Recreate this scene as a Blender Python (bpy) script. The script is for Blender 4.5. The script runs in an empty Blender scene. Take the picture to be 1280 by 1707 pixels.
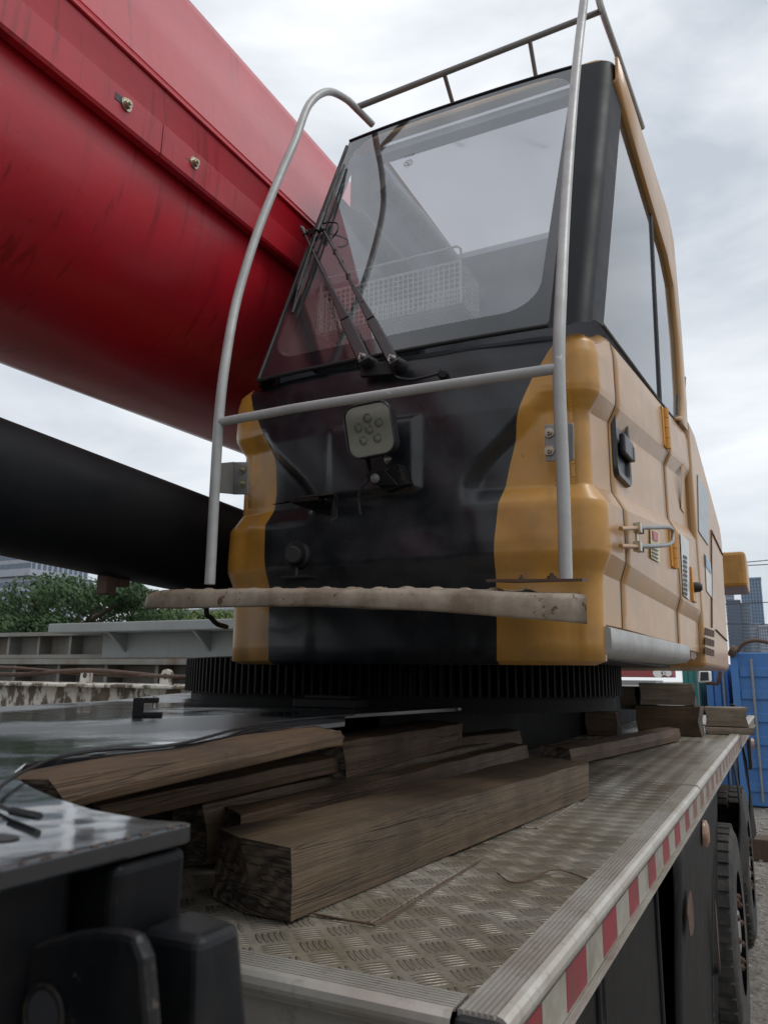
import bpy, math, random
from mathutils import Vector, Matrix
random.seed(7)
R = math.radians
sc = bpy.context.scene
# ---------------------------------------------------------------- camera
DZ = 1.5            # height of the carrier's deck above the ground; all heights below are measured from the deck
HC = .35            # camera above the deck
FPX, CX, CY = 1290., 640., 853.5
def _basis(v1, v2):
    a = Vector((v1[0]-CX, CY-v1[1], FPX)).normalized()
    b = -Vector((v2[0]-CX, CY-v2[1], FPX)); b = (b - a*a.dot(b)).normalized()
    c = a.cross(b)
    if c.y < 0: c = -c
    return b, a, c
BX, BY, BZ = _basis((1292, 1137), (-2040, 1100))
cam_d = bpy.data.cameras.new('camera'); cam = bpy.data.objects.new('camera', cam_d); sc.collection.objects.link(cam)
right = Vector((BX[0], BY[0], BZ[0])); up = Vector((BX[1], BY[1], BZ[1])); fwd = Vector((BX[2], BY[2], BZ[2]))
mw = Matrix((right, up, -fwd)).transposed().to_4x4(); mw.translation = Vector((0, 0, HC+DZ))
cam.matrix_world = mw
cam_d.sensor_fit = 'VERTICAL'; cam_d.sensor_height = 36; cam_d.sensor_width = 27; cam_d.lens = FPX/1707*36
cam_d.clip_start = .02; cam_d.clip_end = 3000
cam_d.dof.use_dof = True; cam_d.dof.focus_distance = 1.95; cam_d.dof.aperture_fstop = 11.0
sc.camera = cam
# ---------------------------------------------------------------- sky, sun, exposure
SUN_EL, SUN_AZ = R(58), R(75)      # azimuth from +Y towards +X
w = bpy.data.worlds.new('World'); sc.world = w; w.use_nodes = True
nt = w.node_tree; nt.nodes.clear()
N = nt.nodes.new; L = nt.links.new
wo = N('ShaderNodeOutputWorld'); bg = N('ShaderNodeBackground'); bg.inputs['Strength'].default_value = .127
sky = N('ShaderNodeTexSky'); sky.sky_type = 'NISHITA'; sky.sun_disc = False; sky.sun_elevation = SUN_EL; sky.sun_rotation = SUN_AZ
tc = N('ShaderNodeTexCoord'); mp = N('ShaderNodeMapping'); mp.inputs['Scale'].default_value = (1.0, 1.0, 2.6)
L(tc.outputs['Generated'], mp.inputs['Vector'])
n1 = N('ShaderNodeTexNoise'); n1.inputs['Scale'].default_value = 2.6; n1.inputs['Detail'].default_value = 9; n1.inputs['Roughness'].default_value = .52; n1.inputs['Distortion'].default_value = .35
L(mp.outputs[0], n1.inputs['Vector'])
cr = N('ShaderNodeValToRGB'); e = cr.color_ramp.elements
e[0].position = .33; e[0].color = (4.7, 5.1, 5.6, 1); e[1].position = .68; e[1].color = (8.9, 9.1, 9.3, 1)
k = cr.color_ramp.elements.new(.5); k.color = (6.7, 7.0, 7.35, 1)
L(n1.outputs['Fac'], cr.inputs[0])
mx = N('ShaderNodeMix'); mx.data_type = 'RGBA'; mx.inputs[0].default_value = .90
L(sky.outputs[0], mx.inputs[6]); L(cr.outputs[0], mx.inputs[7]); L(mx.outputs[2], bg.inputs['Color']); L(bg.outputs[0], wo.inputs[0])
sd = bpy.data.lights.new('sun', 'SUN'); sd.energy = 1.1; sd.angle = R(22); sd.color = (1, .98, .94)
so = bpy.data.objects.new('sun', sd); sc.collection.objects.link(so)
so.rotation_euler = Vector((math.sin(SUN_AZ)*math.cos(SUN_EL), math.cos(SUN_AZ)*math.cos(SUN_EL), math.sin(SUN_EL))).to_track_quat('Z', 'Y').to_euler()
sc.view_settings.view_transform = 'Standard'; sc.view_settings.look = 'None'; sc.view_settings.gamma = 1; sc.view_settings.exposure = 0.0
sc.cycles.max_bounces = 8; sc.cycles.transparent_max_bounces = 12
# ---------------------------------------------------------------- measuring the photograph: real points from image points on a known plane
def ray(px, py):
    c = Vector((px-CX, CY-py, FPX)); return Vector((BX.dot(c), BY.dot(c), BZ.dot(c)))
O0 = Vector((0, 0, HC))
def onz(px, py, z): d = ray(px, py); return O0 + d*((z-HC)/d.z)
def ony(px, py, y): d = ray(px, py); return O0 + d*(y/d.y)
def onx(px, py, x): d = ray(px, py); return O0 + d*(x/d.x)
SX0, SY0, SK = -.36, 1.93, .045        # the cab's right side: x = SX0 + SK*(y-SY0)
def side_x(y): return SX0 + SK*(y-SY0)
def sp(px, py, out=0.):
    d = ray(px, py); return O0 + d*((SX0+out-SK*SY0)/(d.x-SK*d.y))
# ---------------------------------------------------------------- materials
def srgb(h):
    v = [int(h[i:i+2], 16)/255 for i in (0, 2, 4)]
    return tuple((c/12.92 if c <= .04045 else ((c+.055)/1.055)**2.4) for c in v)
class NT:
    def __init__(s, name):
        s.m = bpy.data.materials.new(name); s.m.use_nodes = True; s.t = s.m.node_tree; s.t.nodes.clear()
        s.out = s.n('ShaderNodeOutputMaterial'); s.tc = s.n('ShaderNodeTexCoord')
    def n(s, k): return s.t.nodes.new(k)
    def l(s, a, b): s.t.links.new(a, b)
    def put(s, sock, v):
        if hasattr(v, 'is_linked') or isinstance(v, bpy.types.NodeSocket): s.l(v, sock)
        else: sock.default_value = v
    def math(s, op, a, b=None, c=None, clamp=False):
        n = s.n('ShaderNodeMath'); n.operation = op; n.use_clamp = clamp
        for i, v in enumerate((a, b, c)):
            if v is not None: s.put(n.inputs[i], v)
        return n.outputs[0]
    def noise(s, scale, detail=4, rough=.55, vec=None, dist=0, st=(1, 1, 1), world=False):
        n = s.n('ShaderNodeTexNoise'); n.inputs['Scale'].default_value = scale; n.inputs['Detail'].default_value = detail
        n.inputs['Roughness'].default_value = rough; n.inputs['Distortion'].default_value = dist
        v = vec or s.tc.outputs['Object']
        if world: v = s.geo()
        m = s.n('ShaderNodeMapping'); m.inputs['Scale'].default_value = st; s.l(v, m.inputs[0]); s.l(m.outputs[0], n.inputs['Vector'])
        return n.outputs['Fac']
    def geo(s):
        if not hasattr(s, '_g'): s._g = s.n('ShaderNodeNewGeometry')
        return s._g.outputs['Position']
    def ramp(s, f, *stops):
        r = s.n('ShaderNodeValToRGB'); e = r.color_ramp.elements
        while len(e) < len(stops): e.new(.5)
        for i, (p, c) in enumerate(stops):
            e[i].position = p; e[i].color = (c, c, c, 1) if isinstance(c, (int, float)) else (*c, 1)
        s.l(f, r.inputs[0]); return r.outputs[0]
    def mix(s, f, a, b, blend='MIX'):
        n = s.n('ShaderNodeMix'); n.data_type = 'RGBA'; n.blend_type = blend; s.put(n.inputs[0], f)
        for i, v in ((6, a), (7, b)):
            if isinstance(v, tuple): n.inputs[i].default_value = (*v, 1)
            else: s.l(v, n.inputs[i])
        return n.outputs[2]
    def bsdf(s, col, rough=.5, metal=0., bump=None, bs=.3, bd=.01, coat=0, coat_r=.1, spec=.5, trans=0, normal=None):
        b = s.n('ShaderNodeBsdfPrincipled')
        if isinstance(col, tuple): b.inputs['Base Color'].default_value = (*col, 1)
        else: s.l(col, b.inputs['Base Color'])
        s.put(b.inputs['Roughness'], rough); s.put(b.inputs['Metallic'], metal); b.inputs['Specular IOR Level'].default_value = spec
        b.inputs['Coat Weight'].default_value = coat; b.inputs['Coat Roughness'].default_value = coat_r
        if bump is not None:
            bn = s.n('ShaderNodeBump'); bn.inputs['Strength'].default_value = bs; bn.inputs['Distance'].default_value = bd
            s.l(bump, bn.inputs['Height']); s.l(bn.outputs[0], b.inputs['Normal'])
        s.b = b; s.l(b.outputs[0], s.out.inputs[0]); return s.m
def paint(name, col, dirt, rough=.35, d_amt=.45, scale=6, coat=.3, streak=True, chip=None, metal=0, bs=.08, coat_r=.15, spec=.5, ct=.64, edge=None):
    t = NT(name)
    n1 = t.noise(scale, 8, .65, world=True); n2 = t.noise(scale*5, 5, .6, world=True)
    st = t.noise(14, 5, .6, world=True, st=(1, 1, .12)) if streak else n2
    f = t.math('MULTIPLY', t.ramp(n1, (.42, 0), (.72, 1)), d_amt)
    c = t.mix(f, col, dirt)
    f2 = t.math('MULTIPLY', t.ramp(st, (.50, 0), (.8, 1)), d_amt*.8)
    c = t.mix(f2, c, dirt)
    sp_ = t.ramp(t.noise(90, 3, .7, world=True), (.66, 0), (.72, 1)); c = t.mix(t.math('MULTIPLY', sp_, .35), c, dirt)
    r = t.math('ADD', rough, t.math('MULTIPLY', n1, .35)); r = t.math('SUBTRACT', r, .12)
    if chip:
        ch = t.ramp(t.noise(scale*2.3, 9, .72, world=True), (ct, 0), (ct+.025, 1)); c = t.mix(ch, c, chip); r = t.math('ADD', r, t.math('MULTIPLY', ch, .3))
    if edge:
        bv = t.n('ShaderNodeBevel'); bv.samples = 6; bv.inputs['Radius'].default_value = edge[1]
        gn = t.n('ShaderNodeNewGeometry'); vm = t.n('ShaderNodeVectorMath'); vm.operation = 'DOT_PRODUCT'; t.l(bv.outputs[0], vm.inputs[0]); t.l(gn.outputs['Normal'], vm.inputs[1])
        em = t.ramp(t.math('ADD', t.math('SUBTRACT', 1., vm.outputs['Value']), t.math('MULTIPLY', t.math('SUBTRACT', t.noise(55, 6, .7, world=True), .62), .9)), (.06, 0), (.16, 1)); c = t.mix(t.math('MULTIPLY', em, .85), c, edge[0])
    return t.bsdf(c, r, metal, n2, bs, .004, coat=coat, coat_r=coat_r, spec=spec)
def plain(name, col, rough=.5, metal=0., var=.25, scale=20, bs=.1, coat=0):
    t = NT(name); n = t.noise(scale, 6, .6, world=True)
    c = t.mix(t.math('MULTIPLY', t.ramp(n, (.35, 0), (.75, 1)), 1.), col, tuple(x*(1-var) for x in col))
    return t.bsdf(c, t.math('ADD', rough-.08, t.math('MULTIPLY', n, .16)), metal, n, bs, .003, coat=coat)
M = {}
M['orange'] = paint('orange_paint', (.49, .235, .030), (.17, .10, .04), .38, .62, 5, .25, chip=(.10, .06, .035), ct=.67, edge=((.30, .17, .07), .003))
M['cream'] = paint('side_sheen_paint', (.40, .185, .034), (.33, .235, .12), .36, .60, 9, .30, coat_r=.14, bs=.03, chip=(.16, .10, .05), ct=.69)  # orange again; the tan mixes grime with a painted sky sheen on the side
M['black'] = paint('black_paint', (.007, .009, .012), (.050, .054, .058), .30, .22, 18, .12, spec=.5, chip=(.10, .105, .11), ct=.675)
M['black_glass'] = plain('black_frit', (.012, .015, .019), .10, 0, .2, 8, .01, .5)
t = NT('red_boom_paint'); n = t.noise(1.6, 8, .62, world=True, dist=.4); fine = t.noise(24, 6, .7, world=True); drip = t.noise(1., 5, .6, world=True, st=(9, 26, 1.6), dist=.5); zone = t.noise(1.3, 3, .5, world=True)
c = t.mix(t.ramp(n, (.40, 0), (.66, .75)), (.50, .009, .020), (.36, .016, .028)); dm = t.math('MULTIPLY', t.ramp(drip, (.56, 0), (.64, 1)), t.ramp(zone, (.42, 0), (.60, .75))); c = t.mix(dm, c, (.25, .004, .008))
c = t.mix(t.math('MULTIPLY', t.ramp(t.noise(5, 8, .75, world=True, st=(1, .5, 2)), (.60, 0), (.72, 1)), .35), c, (.42, .16, .17)); sc2 = t.ramp(t.noise(11, 9, .78, world=True), (.70, 0), (.715, 1)); c = t.mix(sc2, c, (.09, .03, .03))
c = t.mix(t.ramp(t.noise(70, 2, .5, world=True), (.735, 0), (.76, .8)), c, (.10, .02, .02))
rg = t.math('ADD', .22, t.math('ADD', t.math('MULTIPLY', n, .22), t.math('MULTIPLY', fine, .10)))
M['red'] = t.bsdf(c, rg, 0, t.math('ADD', fine, t.math('MULTIPLY', n, 6.)), .07, .01, coat=.35, coat_r=.20)
M['black_steel'] = paint('black_steel', (.0045, .005, .0062), (.020, .018, .016), .42, .6, 9, .0, chip=(.045, .034, .026), spec=.16, ct=.62, edge=((.14, .105, .075), .004))
M['worn_black'] = paint('worn_black_steel', (.005, .006, .0075), (.022, .020, .018), .36, .75, 14, .0, spec=.25, chip=(.07, .055, .045), ct=.63, edge=((.20, .16, .12), .005))
M['pillar'] = paint('pillar_black', (.008, .009, .012), (.02, .022, .024), .5, .25, 5, 0, spec=.18)
M['cyl'] = paint('black_cylinder', (.006, .007, .009), (.016, .016, .016), .5, .3, 4, .0, spec=.2)
M['grey_tube'] = paint('grey_tube', (.40, .40, .39), (.22, .21, .20), .38, .4, 16, .1, chip=(.62, .60, .56))
M['bracket'] = plain('bracket_grey', (.30, .30, .29), .45, .4)
M['rubber'] = plain('rubber', (.013, .013, .014), .55, 0, .3, 30, .1)
M['plastic'] = plain('black_plastic', (.018, .018, .02), .38, 0, .3, 40, .1)
M['zinc'] = plain('zinc_bolt', (.55, .50, .38), .3, .9, .4, 90)
M['steel'] = plain('steel', (.42, .42, .40), .36, .85, .3, 40)
M['rust'] = paint('rusty_steel', (.10, .055, .035), (.04, .03, .025), .7, .6, 14, 0)
M['rusty_plate'] = paint('rusty_plate', (.36, .30, .23), (.15, .10, .062), .50, 1.0, 11, 0, chip=(.13, .070, .040), bs=.35, ct=.60, edge=((.20, .11, .06), .006))
M['white_wire'] = plain('white_wire', (.90, .90, .87), .4, 0, .08)
M['silver'] = paint('silver_step', (.36, .35, .335), (.20, .18, .16), .42, .5, 9, 0, metal=.35, chip=(.16, .10, .06))
M['inner'] = plain('cab_lining', (.46, .47, .49), .8, 0, .15, 4)
M['ceil'] = plain('cab_ceiling', (.82, .81, .88), .8, 0, .1, 4)
M['cream_in'] = plain('cab_trim', (.62, .62, .56), .6)
M['gear'] = paint('gear_steel_shade', (.005, .0045, .0042), (.018, .014, .010), .5, .4, 14, 0, spec=.14); M['grease_shade'] = paint('greasy_shade_black', (.005, .005, .005), (.012, .011, .01), .6, .4, 8, 0, spec=.12)  # grime plus painted under-cab shade keeps ring and frame near black
M['hinge'] = plain('hinge_paint', (.62, .28, .035), .4)
M['tape_red'] = paint('tape_red', (.27, .018, .034), (.10, .05, .04), .4, .8, 12, 0, edge=None)
M['tape_white'] = paint('tape_white', (.34, .32, .27), (.16, .135, .10), .4, .8, 12, 0)
M['tape_red_old'] = paint('tape_red_faded', (.22, .075, .06), (.16, .12, .09), .45, .8, 12, 0)
M['lens'] = plain('lamp_lens', (.85, .84, .78), .22, 0, .1, 60, .1, .5)
M['reflector'] = plain('lamp_reflector', (.7, .7, .66), .15, .9, .1)
M['amber'] = plain('marker_lens', (.34, .20, .13), .3, 0, .3, 40)
M['cloth_teal'] = plain('cloth_teal', (.05, .36, .42), .9); M['cloth_red'] = plain('cloth_red', (.42, .09, .08), .9); M['cloth_white'] = plain('cloth_white', (.66, .64, .54), .9)
M['sticker_y'] = plain('sticker_yellow', (.60, .52, .25), .4); M['sticker_r'] = plain('sticker_red', (.45, .04, .05), .4)
M['sticker_w'] = plain('sticker_white', (.62, .62, .60), .35); M['sticker_b'] = plain('sticker_blue', (.16, .32, .52), .35); M['ink'] = plain('ink', (.04, .04, .045), .5)
M['sticker_g'] = plain('sticker_grey', (.34, .39, .42), .35)
def mk_glass(name, tint, dirt, ior=1.7, dcol=(.5, .53, .56)):
    t = NT(name); g = t.n('ShaderNodeBsdfGlossy'); g.inputs['Roughness'].default_value = .015; g.inputs['Color'].default_value = (.95, .97, 1, 1)
    tr = t.n('ShaderNodeBsdfTransparent'); tr.inputs['Color'].default_value = (*tint, 1)
    df = t.n('ShaderNodeBsdfDiffuse'); df.inputs['Color'].default_value = (*dcol, 1)
    n = t.noise(3, 7, .6, world=True); n2 = t.noise(30, 6, .75, world=True, dist=1.2)
    f = t.math('ADD', t.math('MULTIPLY', t.ramp(n, (.3, .35), (.7, 1)), dirt), t.math('MULTIPLY', t.ramp(n2, (.60, 0), (.78, 1)), dirt*1.0))  # diffuse film: some dirt, plus a painted veil for bright sky haze
    m1 = t.n('ShaderNodeMixShader'); t.l(f, m1.inputs[0]); t.l(tr.outputs[0], m1.inputs[1]); t.l(df.outputs[0], m1.inputs[2])
    fr = t.n('ShaderNodeFresnel'); fr.inputs['IOR'].default_value = ior
    m2 = t.n('ShaderNodeMixShader'); t.l(fr.outputs[0], m2.inputs[0]); t.l(m1.outputs[0], m2.inputs[1]); t.l(g.outputs[0], m2.inputs[2])
    t.l(m2.outputs[0], t.out.inputs[0]); return t.m
M['glass'] = mk_glass('windshield_glass', (.97, .99, .99), .095, 2.3, (.64, .69, .70))
M['side_glass'] = mk_glass('side_glass', (.50, .54, .58), .12, 1.75, (.30, .36, .42))
M['clear'] = mk_glass('clear_glass', (.9, .93, .93), .04, 1.45)
t = NT('hatch_film'); tl = t.n('ShaderNodeBsdfTranslucent'); tl.inputs[0].default_value = (.39, .385, .42, 1); df = t.n('ShaderNodeBsdfDiffuse'); df.inputs[0].default_value = (.40, .40, .43, 1); ms = t.n('ShaderNodeMixShader'); ms.inputs[0].default_value = .75; t.l(df.outputs[0], ms.inputs[1]); t.l(tl.outputs[0], ms.inputs[2]); t.l(ms.outputs[0], t.out.inputs[0]); M['hatch'] = t.m
def mk_lampglass():
    t = NT('lamp_cover'); g = t.n('ShaderNodeBsdfGlossy'); g.inputs['Roughness'].default_value = .08
    tr = t.n('ShaderNodeBsdfTransparent'); tr.inputs['Color'].default_value = (.9, .9, .86, 1); fr = t.n('ShaderNodeFresnel'); fr.inputs['IOR'].default_value = 1.6
    m = t.n('ShaderNodeMixShader'); t.l(fr.outputs[0], m.inputs[0]); t.l(tr.outputs[0], m.inputs[1]); t.l(g.outputs[0], m.inputs[2]); t.l(m.outputs[0], t.out.inputs[0]); return t.m
M['lamp_cover'] = mk_lampglass()
# wet black plate
t = NT('wet_black_plate'); n = t.noise(2.2, 5, .5, world=True, st=(1, .55, 1)); n2 = t.noise(26, 7, .7, world=True); n3 = t.noise(5, 3, .5, world=True)
wet = t.ramp(n, (.44, 1), (.58, 0)); rr = t.math('SUBTRACT', .34, t.math('MULTIPLY', wet, .29))
rr = t.math('ADD', rr, t.math('MULTIPLY', t.ramp(n2, (.62, 0), (.7, 1)), .12))
c = t.mix(t.ramp(n2, (.55, 0), (.78, .75)), (.012, .014, .017), (.050, .047, .042))
M['wet'] = t.bsdf(c, rr, 0, t.math('ADD', t.math('MULTIPLY', n2, t.math('SUBTRACT', 1.1, wet)), t.math('MULTIPLY', n3, 3.)), .12, .012, spec=1., coat=.2, coat_r=.12)
# wood
def mk_wood(name, c1, c2, c3, axis_x=True):
    t = NT(name); o = t.tc.outputs['Object']
    g = t.noise(12, 9, .68, st=(.16, 6, 6), dist=.35); g2 = t.noise(60, 5, .6, st=(.12, 6, 6)); pt = t.noise(4.5, 7, .65)
    c = t.mix(t.ramp(g, (.32, 0), (.66, 1)), c1, c2); c = t.mix(t.math('MULTIPLY', t.ramp(g2, (.5, 0), (.66, 1)), .55), c, c3)
    c = t.mix(t.math('MULTIPLY', t.ramp(pt, (.42, 0), (.66, 1)), .62), c, c3)
    crk = t.ramp(t.noise(6, 3, .5, st=(.12, 5, 5)), (.492, 0), (.5, 1), (.508, 0)); c = t.mix(t.math('MULTIPLY', crk, .5), c, (.012, .009, .007))
    sp2 = t.ramp(t.noise(70, 3, .7), (.70, 0), (.74, 1)); c = t.mix(t.math('MULTIPLY', sp2, .6), c, (.30, .25, .19))
    h = t.math('ADD', t.math('MULTIPLY', g2, .5), t.math('SUBTRACT', g, t.math('MULTIPLY', crk, .8)))
    return t.bsdf(c, t.math('ADD', .38, t.math('MULTIPLY', pt, .5)), 0, h, .55, .006, spec=.4)
M['wood_a'] = mk_wood('wood_brown', (.084, .053, .029), (.142, .095, .053), (.028, .020, .013))
M['wood_b'] = mk_wood('wood_red_brown', (.076, .044, .022), (.124, .072, .036), (.032, .020, .013))
M['wood_c'] = mk_wood('wood_grey', (.19, .145, .10), (.30, .24, .175), (.09, .068, .05))
t = NT('end_grain'); wv = t.n('ShaderNodeTexWave'); wv.wave_type = 'RINGS'; wv.rings_direction = 'X'; wv.inputs['Scale'].default_value = 13; wv.inputs['Distortion'].default_value = 6; wv.inputs['Detail'].default_value = 4; wv.inputs['Detail Scale'].default_value = 1.4
mp_ = t.n('ShaderNodeMapping'); mp_.inputs['Location'].default_value = (0, .05, .09); t.l(t.tc.outputs['Object'], mp_.inputs[0]); t.l(mp_.outputs[0], wv.inputs[0])
n = t.noise(16, 7, .7, st=(1, 1, 3)); cracks = t.ramp(t.noise(11, 4, .6, st=(1, .35, 2.4), dist=1), (.47, 0), (.50, 1), (.53, 0))
c = t.mix(wv.outputs['Fac'], (.075, .054, .040), (.155, .118, .085)); c = t.mix(t.ramp(n, (.4, 0), (.65, .8)), c, (.045, .034, .027)); c = t.mix(t.math('MULTIPLY', cracks, .9), c, (.010, .008, .007))
M['wood_end'] = t.bsdf(c, .75, 0, t.math('SUBTRACT', t.math('MULTIPLY', wv.outputs['Fac'], .5), cracks), .6, .005)
# five bar tread plate
t = NT('tread_plate'); sep = t.n('ShaderNodeSeparateXYZ'); t.l(t.geo(), sep.inputs[0]); S = .051
u = t.math('DIVIDE', t.math('ADD', sep.outputs[0], sep.outputs[1]), S*1.41421); v = t.math('DIVIDE', t.math('SUBTRACT', sep.outputs[1], sep.outputs[0]), S*1.41421)
fu = t.math('SUBTRACT', t.math('FRACT', u), .5); fv = t.math('SUBTRACT', t.math('FRACT', v), .5)
par = t.math('MODULO', t.math('ADD', t.math('ABSOLUTE', t.math('FLOOR', u)), t.math('ABSOLUTE', t.math('FLOOR', v))), 2.)
par = t.math('GREATER_THAN', par, .5)
def sel(a, b): return t.math('ADD', t.math('MULTIPLY', a, par), t.math('MULTIPLY', b, t.math('SUBTRACT', 1., par)))
al = sel(fu, fv); ac = sel(fv, fu)
bar = t.math('SUBTRACT', t.math('FRACT', t.math('ADD', t.math('MULTIPLY', ac, 6.), .5)), .5)      # across one bar
e1 = t.math('SUBTRACT', 1., t.math('ADD', t.math('POWER', t.math('DIVIDE', t.math('ABSOLUTE', bar), .36), 2.), t.math('POWER', t.math('DIVIDE', t.math('ABSOLUTE', al), .40), 2.4)))
inb = t.math('LESS_THAN', t.math('ABSOLUTE', ac), .417)
hgt = t.math('MULTIPLY', t.math('MAXIMUM', e1, 0.), inb); hs = t.math('POWER', hgt, .5)
dn = t.noise(5, 8, .62, world=True); dn2 = t.noise(60, 5, .7, world=True); wetn = t.noise(1.1, 4, .5, world=True, st=(1, .6, 1))
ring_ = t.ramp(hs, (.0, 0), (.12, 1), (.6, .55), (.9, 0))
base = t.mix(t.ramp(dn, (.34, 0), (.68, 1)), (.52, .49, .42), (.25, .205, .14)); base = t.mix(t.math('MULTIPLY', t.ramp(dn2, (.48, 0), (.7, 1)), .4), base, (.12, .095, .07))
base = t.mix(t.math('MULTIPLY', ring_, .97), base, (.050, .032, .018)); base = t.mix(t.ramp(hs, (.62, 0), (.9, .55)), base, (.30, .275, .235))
rr = t.math('ADD', .06, t.math('MULTIPLY', t.ramp(wetn, (.38, 0), (.62, 1)), .30)); rr = t.math('ADD', rr, t.math('MULTIPLY', dn, .12))
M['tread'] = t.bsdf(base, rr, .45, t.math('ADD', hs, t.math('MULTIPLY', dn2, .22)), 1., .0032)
# ribbed aluminium
t = NT('ribbed_aluminium'); n = t.noise(30, 6, .65, world=True); nd = t.noise(4, 6, .6, world=True)
c = t.mix(t.ramp(nd, (.35, 0), (.7, .75)), (.56, .53, .48), (.30, .25, .18)); c = t.mix(t.ramp(n, (.55, 0), (.75, .6)), c, (.17, .13, .09))
M['alu'] = t.bsdf(c, t.math('ADD', .30, t.math('MULTIPLY', n, .3)), .6, n, .12, .002)
t = NT('gravel_ground'); n = t.noise(.5, 8, .6, world=True); vo = t.n('ShaderNodeTexVoronoi'); vo.inputs['Scale'].default_value = 22; t.l(t.geo(), vo.inputs['Vector'])
n2 = t.noise(9, 8, .75, world=True); c = t.mix(t.ramp(n, (.35, 0), (.65, 1)), (.17, .145, .12), (.25, .23, .205)); c = t.mix(t.ramp(n2, (.45, 0), (.65, .8)), c, (.075, .06, .05)); c = t.mix(t.ramp(t.noise(30, 2, .5, world=True), (.66, 0), (.7, .8)), c, (.5, .5, .48))
M['ground'] = t.bsdf(c, .85, 0, t.math('ADD', n2, vo.outputs['Distance']), .6, .03)
# girder steel
t = NT('weathered_grey_steel'); n = t.noise(1.3, 8, .65, world=True); st = t.noise(2.5, 6, .6, world=True, st=(1, 1, .15))
c = t.mix(t.ramp(n, (.38, 0), (.7, 1)), (.24, .245, .225), (.15, .13, .10)); c = t.mix(t.ramp(st, (.55, 0), (.72, .8)), c, (.15, .075, .035))
M['girder'] = t.bsdf(c, .6, 0, n, .2, .01)
M['girder_light'] = paint('light_grey_steel', (.27, .29, .28), (.19, .18, .16), .55, .4, 1.5, 0)
t = NT('peeling_white'); n = t.noise(7, 9, .72, world=True, st=(1, .6, .5)); c = t.mix(t.ramp(n, (.47, 0), (.53, 1)), (.62, .60, .52), (.10, .07, .045)); c = t.mix(t.ramp(t.noise(3, 5, .6, world=True), (.5, 0), (.8, .7)), c, (.36, .27, .16))
M['peel'] = t.bsdf(c, .6, 0, n, .4, .01)
M['blue'] = paint('container_blue', (.055, .185, .46), (.13, .19, .28), .5, .45, 1.2, 0, chip=(.14, .08, .05))
M['teal'] = paint('container_teal', (.03, .20, .17), (.10, .12, .1), .5, .4, 1.2, 0)
M['redpaint'] = paint('faded_red', (.36, .07, .075), (.25, .10, .09), .5, .4, 2, 0)
M['concrete'] = plain('concrete', (.36, .34, .31), .8, 0, .3, 3)
M['bark'] = plain('bark', (.09, .07, .05), .9, 0, .4, 6)
def leafmat(name, a, b):
    t = NT(name); i = t.n('ShaderNodeObjectInfo'); n = t.noise(.9, 4, .6, world=True); n2 = t.noise(9, 3, .6, world=True)
    c = t.mix(t.ramp(t.math('ADD', t.math('MULTIPLY', n, .6), t.math('MULTIPLY', n2, .4)), (.38, 0), (.62, 1)), a, b); m = t.bsdf(c, .6)
    tl = t.n('ShaderNodeBsdfTranslucent'); t.l(c, tl.inputs[0]); ms = t.n('ShaderNodeMixShader'); ms.inputs[0].default_value = .3
    t.l(t.b.outputs[0], ms.inputs[1]); t.l(tl.outputs[0], ms.inputs[2]); t.l(ms.outputs[0], t.out.inputs[0]); return m
M['leaf'] = leafmat('leaves_dark', (.022, .060, .022), (.075, .135, .045)); M['leaf2'] = leafmat('leaves_light', (.07, .12, .03), (.17, .22, .06))
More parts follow.
